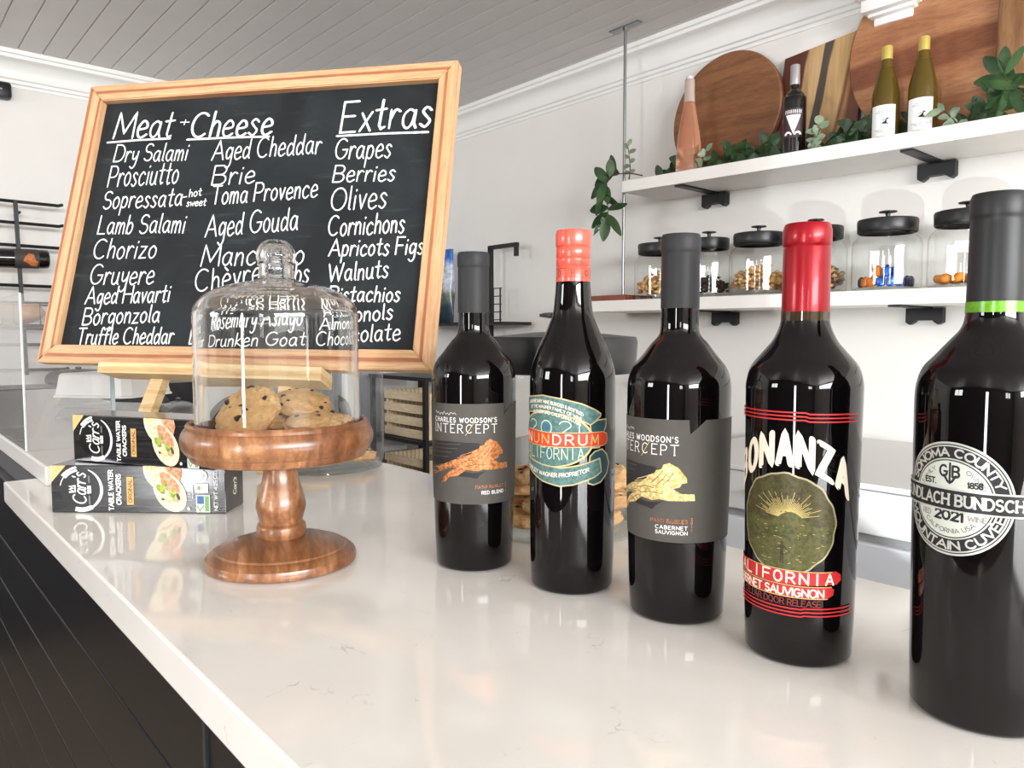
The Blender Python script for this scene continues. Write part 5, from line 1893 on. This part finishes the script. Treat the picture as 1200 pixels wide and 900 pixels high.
def cracker_box(label, A_, ang, z):
    t = thing('cracker_box', label, 'cracker box', (A_[0], A_[1], z), ang, 'stacked cracker boxes')
    link_mesh('carton', newbox(0, BL, 0, BD, 0, BH, .0012), M_box, t)
    p = Print(lambda e: (lambda x, y: Vector((x * kx, -.00008 - e, y * ky))), .00002, .00001, 4.0)
    V = lambda x, y: (y, -x)
    vert = lambda bx: (lambda x, y: (bx - y, x))      # text that reads upwards, baseline at face x = bx
    p.fill(M_foil, [(.3, 56.7), (18, 56.7), (.3, 36)], 9)
    p.fill(M_boxblack, ellipse(35.5, 28, 24.5, 24.5, 48), 6)
    # crescent swoosh and ears of wheat
    out = [(35.5 + 25.5 * math.cos(D2(a_)), 28 + 25.5 * math.sin(D2(a_))) for a_ in range(72, -88, -6)]
    inn = [(35.5 + (24.6 - 2.6 * math.sin(D2((72 - a_) * 180 / 160))) * math.cos(D2(a_)), 28 + (24.6 - 2.6 * math.sin(D2((72 - a_) * 180 / 160))) * math.sin(D2(a_))) for a_ in range(-88, 73, 6)]
    p.fill(M_cardwhite, out + inn, 3)
    p.line(M_cardwhite, [(35.5 + 25 * math.cos(D2(a_)), 28 + 25 * math.sin(D2(a_))) for a_ in range(120, 172, 6)], .55)
    for k_ in range(7):
        a_ = 104 + k_ * 6.0
        for dr in (-1.8, 1.8):
            c_ = (35.5 + (25.5 + dr) * math.cos(D2(a_)), 28 + (25.2 + dr) * math.sin(D2(a_)))
            if c_[1] < 56:
                p.fill(M_cardwhite, ellipse(*c_, 1.9, 1.5, 10), 9)
    for k_ in range(7):
        a_ = -104 + k_ * 7
        for dr in (-1.5, 1.3):
            c_ = (35.5 + (24.2 + dr) * math.cos(D2(a_)), 28 + (24.2 + dr) * math.sin(D2(a_)))
            if c_[1] > 2:
                p.fill(M_cardwhite, ellipse(*c_, 1.9, 1.4, 10), 9)
    p.text(M_cardwhite, "Carr's", 29, 0, 15, 37, weight=.055, hand=True, slant=.22, gap=.06, bend=vert(41))
    p.line(M_cardwhite, [(22, 25), (26, 26.5), (22, 28.5), (26, 29.5), (22, 32), (28.5, 32.5), (28.5, 25.5), (22, 25)], .9)
    p.text(M_cardwhite, '1831', 28, 0, 3.8, 9, weight=.16, bend=vert(47))
    for a_, b_ in ((11, 20), (37, 44)):
        p.line(plain('grey_print', sr(110, 110, 110), .5) if 'grey_print' not in bpy.data.materials else bpy.data.materials['grey_print'], [(45.2, a_), (45.2, b_)], 1.1)
    p.text(M_cardwhite, 'TABLE WATER', 27.5, 0, 5, 48, weight=.13, bend=vert(73))
    p.text(M_cardwhite, 'CRACKERS', 28.5, 0, 5, 36, weight=.13, bend=vert(82))
    p.fill(M_tan, [(89, 10), (97, 10), (97, 43.5), (89, 43.5)], 9)
    p.text(M_brown, 'ORIGINAL', 26.7, 0, 4.2, 28, weight=.09, bend=vert(95))
    # printed crackers with toppings
    rot_e = lambda cx, cy, rx, ry, a_, n_=30: [(cx + rx * math.cos(2 * PI * i / n_) * math.cos(a_) - ry * math.sin(2 * PI * i / n_) * math.sin(a_), min(56.6, cy + rx * math.cos(2 * PI * i / n_) * math.sin(a_) + ry * math.sin(2 * PI * i / n_) * math.cos(a_))) for i in range(n_)]
    p.fill(M_salmon, [(128, 56.5), (152, 56.5), (154, 48), (150, 36), (132, 50)], 9)
    p.fill(M_crk, rot_e(124, 47, 21, 13, -1.05), 9)
    p.fill(M_crk, rot_e(139.5, 25, 25, 17, -1.05), 9)
    p.fill(M_egg, rot_e(123, 47, 15, 8, -1.0), 9)
    p.fill(M_salmon, rot_e(140, 34, 15, 8, -.85), 9)
    p.fill(M_salmon, rot_e(134, 45, 7, 4, -.3), 9)
    p.fill(M_egg, rot_e(136, 20, 9, 6, -.9), 9)
    p.fill(M_herb, rot_e(129, 29, 7, 4, -.9), 9)
    p.fill(M_herb, rot_e(142, 24, 6, 3.4, -1.2), 9)
    p.fill(M_herb, rot_e(133, 34, 4, 2.4, .6), 9)
    p.fill(M_salmon, rot_e(146, 16, 4, 2.4, -.5), 9)
    p.fill(M_olivep, rot_e(149, 20, 4.4, 2, -1.2), 9)
    p.fill(M_brown, rot_e(131, 17, 2, 1.4, -.5), 9)
    p.fill(M_cardwhite, ellipse(161, 5.6, 1.9, 1.9, 14), 9)
    p.fill(M_cardwhite, ellipse(177.5, 45, 6, 6.5, 20, -90, 90), 9)
    p.fill(M_boxblack, ellipse(177.5, 45, 3.4, 4, 20, -90, 90), 9)
    p.line(M_cardwhite, [(166, 18), (166, 34)], .45)
    p.fill(M_cardwhite, [(169, 25), (184, 25), (184, 36), (169, 36)], 9)
    p.fill(M_greenlogo, ellipse(173.5, 30.5, 2.2, 2.8, 12), 9)
    p.fill(M_cardwhite, [(170, 1.5), (186, 1.5), (186, 22), (170, 22)], 9)
    p.fill(M_bluelogo, [(171, 11.5), (179, 11.5), (179, 21), (171, 21)], 9)
    p.fill(M_greenlogo, [(180, 2.5), (185, 2.5), (185, 21), (180, 21)], 9)
    p.line(M_greenlogo, [(171.5, 9), (174, 3), (178.5, 9.5)], .9)
    p.text(M_cardwhite, 'NET WT 4.25 OZ', 27, 0, 4, 46, weight=.08, bend=vert(195))
    p.done('front_print', t)
    p = Print(lambda e: (lambda x, y: Vector((BL + .00008 + e, x, y))), .00002, .00001, .004)
    p.text(M_cardwhite, "Carr's", .029, 0, .0085, .022, weight=.08, hand=True, slant=.2, gap=.06, bend=lambda x, y: (.033 - y, x))
    p.line(M_cardwhite, [(.036, .02), (.036, .04)], .0003)
    p.done('end_print', t)
    return t


CAPS['4'] = (.6, [[(.46, 0), (.46, 1), (0, .3), (.6, .3)]])
A1 = Vector((-1.0879, .1792))
cracker_box('lower black cracker box lying on the bar, bottom of the two', A1, math.atan2(.3431 - .1792, -.9384 + 1.0879), TOP + .0003)
A2 = Vector((-1.1035, .2088))
cracker_box('upper black cracker box lying crosswise on top of the other', A2, math.atan2(.3116 - .2091, -.9243 + 1.1041), TOP + .0003 + BH + .0005)

# ------------------------------------------------------------------ easel and chalkboard
P0 = Vector((-1.29, .2, 1.185))
e1 = Vector((.80613, .59165, -.0102)).normalized()
e2 = Vector((-.15525, .21826, .96346))
e2 = (e2 - e1 * e1.dot(e2)).normalized()
e3 = e2.cross(e1)                      # points away from the viewer
BMX = Matrix(((e1.x, e2.x, -e3.x, P0.x), (e1.y, e2.y, -e3.y, P0.y), (e1.z, e2.z, -e3.z, P0.z), (0, 0, 0, 1)))
BW, BHH, BT = .6075, .4495, .019
M_frameh = wood('frame_pine', sr(206, 160, 116), sr(218, 176, 134), sr(168, 104, 68), 22, (1.1, 14, 14), rough=.55, dist=5)
M_framev = wood('frame_pine_upright', sr(206, 160, 116), sr(218, 176, 134), sr(168, 104, 68), 22, (14, 1.1, 14), rot=(0, 0, PI / 2), rough=.55, dist=4.5, loc=(.3, .1, .2))
bd = thing('chalkboard', 'wood framed chalkboard menu with white handwriting, leaning on an easel', 'chalkboard', (0, 0, 0))
bd.matrix_world = BMX
FWD = .027


def rail(pts, mat):
    bm = bmesh.new()
    a = [bm.verts.new((x, y, 0)) for x, y in pts]
    b = [bm.verts.new((x, y, -BT)) for x, y in pts]
    bm.faces.new(a)
    bm.faces.new(b[::-1])
    for i in range(4):
        bm.faces.new((a[i], b[i], b[(i + 1) % 4], a[(i + 1) % 4]))
    bmesh.ops.bevel(bm, geom=list(bm.edges), offset=.0015, segments=2, affect='EDGES')
    return link_mesh('frame_rail', bm, mat, bd)


rail([(0, 0), (BW, 0), (BW - FWD, FWD), (FWD, FWD)], M_frameh)
rail([(FWD, BHH - FWD), (BW - FWD, BHH - FWD), (BW, BHH), (0, BHH)], M_frameh)
rail([(0, 0), (FWD, FWD), (FWD, BHH - FWD), (0, BHH)], M_framev)
rail([(BW - FWD, FWD), (BW, 0), (BW, BHH), (BW - FWD, BHH - FWD)], M_framev)
M_slate = NT('slate')
cv = M_slate.coord((1, 1, 1))
f_ = M_slate.noise(cv, 7, 5, .6, .8)
f2_ = M_slate.noise(M_slate.coord((2, 14, 2), (0, 0, .5)), 5, 4, .6)
b_ = M_slate.ramp(f_, [(.4, sr(30, 33, 35)), (.62, sr(40, 44, 46)), (.78, sr(58, 63, 65))])
M_slate.l(M_slate.mix(M_slate.ramp(f2_, [(.6, (0, 0, 0)), (.8, (.35, .35, .35))]), b_, sr(92, 98, 98)), M_slate.b.inputs['Base Color'])
M_slate.b.inputs['Roughness'].default_value = .65
M_slate.b.inputs['Specular IOR Level'].default_value = .2
M_slate = M_slate.m
link_mesh('slate_panel', newbox(FWD - .006, BW - FWD + .006, FWD - .006, BHH - FWD + .006, -.015, -.011), M_slate, bd)

CHALK = [('Meat', 0.0507, 0.3622, 0.1551, 0.3597, 0.0434), ('+', 0.1655, 0.3762, 0.1818, 0.3753, 0.0143), ('Cheese', 0.1863, 0.3581, 0.3245, 0.355, 0.0407), ('Dry Salami', 0.0588, 0.3222, 0.1886, 0.3193, 0.0284), ('Prosciutto', 0.0565, 0.2807, 0.1793, 0.2818, 0.035), ('Sopressata', 0.0548, 0.2445, 0.1928, 0.2459, 0.029), ('-', 0.1928, 0.254, 0.1998, 0.2552, 0.0109), ('hot', 0.202, 0.2592, 0.223, 0.2612, 0.0122), ('sweet', 0.2002, 0.2443, 0.2328, 0.2447, 0.0108), ('Lamb Salami', 0.0543, 0.2031, 0.2047, 0.2027, 0.0299), ('Chorizo', 0.0535, 0.1637, 0.1633, 0.1636, 0.0309), ('Gruyere', 0.056, 0.1235, 0.1666, 0.1229, 0.0305), ('Aged Havarti', 0.0553, 0.0917, 0.1983, 0.0957, 0.0261), ('Borgonzola', 0.0575, 0.0603, 0.1872, 0.065, 0.0258), ('Truffle Cheddar', 0.0536, 0.0305, 0.215, 0.0338, 0.0242), ('Aged Cheddar', 0.2307, 0.3169, 0.4078, 0.321, 0.0314), ('Brie', 0.2373, 0.277, 0.3082, 0.2784, 0.0299), ('Toma Provence', 0.2411, 0.2458, 0.4114, 0.2524, 0.0292), ('Aged Gouda', 0.2399, 0.194, 0.3876, 0.2039, 0.034), ('Manchego', 0.2404, 0.1496, 0.4038, 0.1516, 0.0321), ('Chèvre', 0.2376, 0.1097, 0.3418, 0.1257, 0.0332), ('Herbs', 0.3507, 0.1194, 0.4152, 0.1241, 0.0301), ('Rosemary Asiago', 0.2447, 0.0679, 0.4144, 0.0725, 0.0311), ('Drunken Goat', 0.2412, 0.0329, 0.4243, 0.0364, 0.0232), ('Extras', 0.4343, 0.3532, 0.5731, 0.3548, 0.0481), ('Grapes', 0.4303, 0.3107, 0.5171, 0.3094, 0.0317), ('Berries', 0.4321, 0.2751, 0.5271, 0.2741, 0.026), ('Olives', 0.4337, 0.231, 0.5189, 0.2336, 0.0346), ('Cornichons', 0.4346, 0.1927, 0.5489, 0.196, 0.029), ('Apricots Figs', 0.4398, 0.1624, 0.5795, 0.1641, 0.0248), ('Walnuts', 0.4432, 0.1251, 0.5324, 0.1311, 0.0258), ('Pistachios', 0.4482, 0.0957, 0.5525, 0.0969, 0.0218), ('Almonols', 0.4446, 0.0642, 0.5453, 0.072, 0.0216), ('Chocolate', 0.4419, 0.0366, 0.5586, 0.0428, 0.0237)]
UL = [(0.0413, 0.3555, 0.1527, 0.357), (0.1827, 0.3535, 0.3208, 0.3516), (0.4298, 0.3467, 0.5689, 0.3459)]
M_chalk = plain('chalk_marker_white', sr(240, 240, 236), .8, spec=.1)
random.seed(11)
bm = bmesh.new()
for s_, x0, y0, x1, y1, h_ in CHALK:
    lines, wd_ = text_lines(s_, gap=.13, hand=True, slant=.06, jit=.025)
    d_ = Vector((x1 - x0, y1 - y0)) / (wd_ + .06)
    nrm = Vector((-d_.y, d_.x)).normalized() * h_
    big = h_ > .038
    hw = .0017 if big else (.0008 if h_ < .015 else .00115)
    ft = lambda x, y: Vector((x, y, -.0107 + random.uniform(0, .00002)))
    for ln in lines:
        ribbon(bm, [tuple(Vector((x0, y0)) + d_ * px + nrm * py) for px, py in ln], hw, ft, .003, jit=.12)
        if big and len(ln) > 1 and random.random() < .5:
            ribbon(bm, [tuple(Vector((x0 + .0012, y0)) + d_ * px + nrm * py) for px, py in ln], hw * .8, ft, .003, jit=.1)
for x0, y0, x1, y1 in UL:
    ribbon(bm, [(x0, y0), ((x0 + x1) / 2, (y0 + y1) / 2 + .0008), (x1, y1)], .0016, lambda x, y: Vector((x, y, -.0106)), .004, jit=.1)
link_mesh('chalk_lettering', bm, M_chalk, bd)

M_easel = wood('easel_pine', sr(232, 200, 148), sr(240, 212, 164), sr(214, 176, 120), 22, (1, 12, 12), rough=.55)
t = thing('tabletop_easel', 'pale pine tabletop easel holding up the chalkboard', 'easel', (0, 0, 0))
t.matrix_world = BMX


def loc_at(u, v, w_):            # board coordinates; w_ towards the viewer
    return Vector((u, v, w_))


bm = bmesh.new()
box(bm, .119, .468, -.0165, -.0008, -BT - .012, .014, .0012)
link_mesh('ledge', bm, M_easel, t)
zfoot = -(1.185 - TOP) / e2.z
backw = -BT - .011


def foot_v(u, w_):               # height along the board at which a point reaches the bar top
    return (TOP + .001 - P0.z - u * e1.z - w_ * (-e3.z)) / e2.z


for u0, u1 in ((.193, .150), (.39, .40)):
    bm = bmesh.new()
    v_end = foot_v(u1, backw) + .004
    bar(bm, loc_at(u1, v_end, backw), loc_at(u0 + (u0 - u1) * 1.7, .30, backw), .0205, .016, (0, 0, 1), .001)
    link_mesh('front_leg', bm, M_easel, t)
bm = bmesh.new()
Bi = BMX.inverted()
fb = P0 + e1 * .2915 + e3 * .13
foot = Vector((fb.x, fb.y, TOP + .0085))
bar(bm, Bi @ foot, loc_at(.2915, .29, backw - .018), .02, .016, (1, 0, 0), .001)
link_mesh('back_leg', bm, M_easel, t)
bm = bmesh.new()
bar(bm, loc_at(.22, .285, backw - .0), loc_at(.37, .285, backw - .0), .016, .02, (0, 1, 0), .001)
link_mesh('top_bar', bm, M_easel, t)
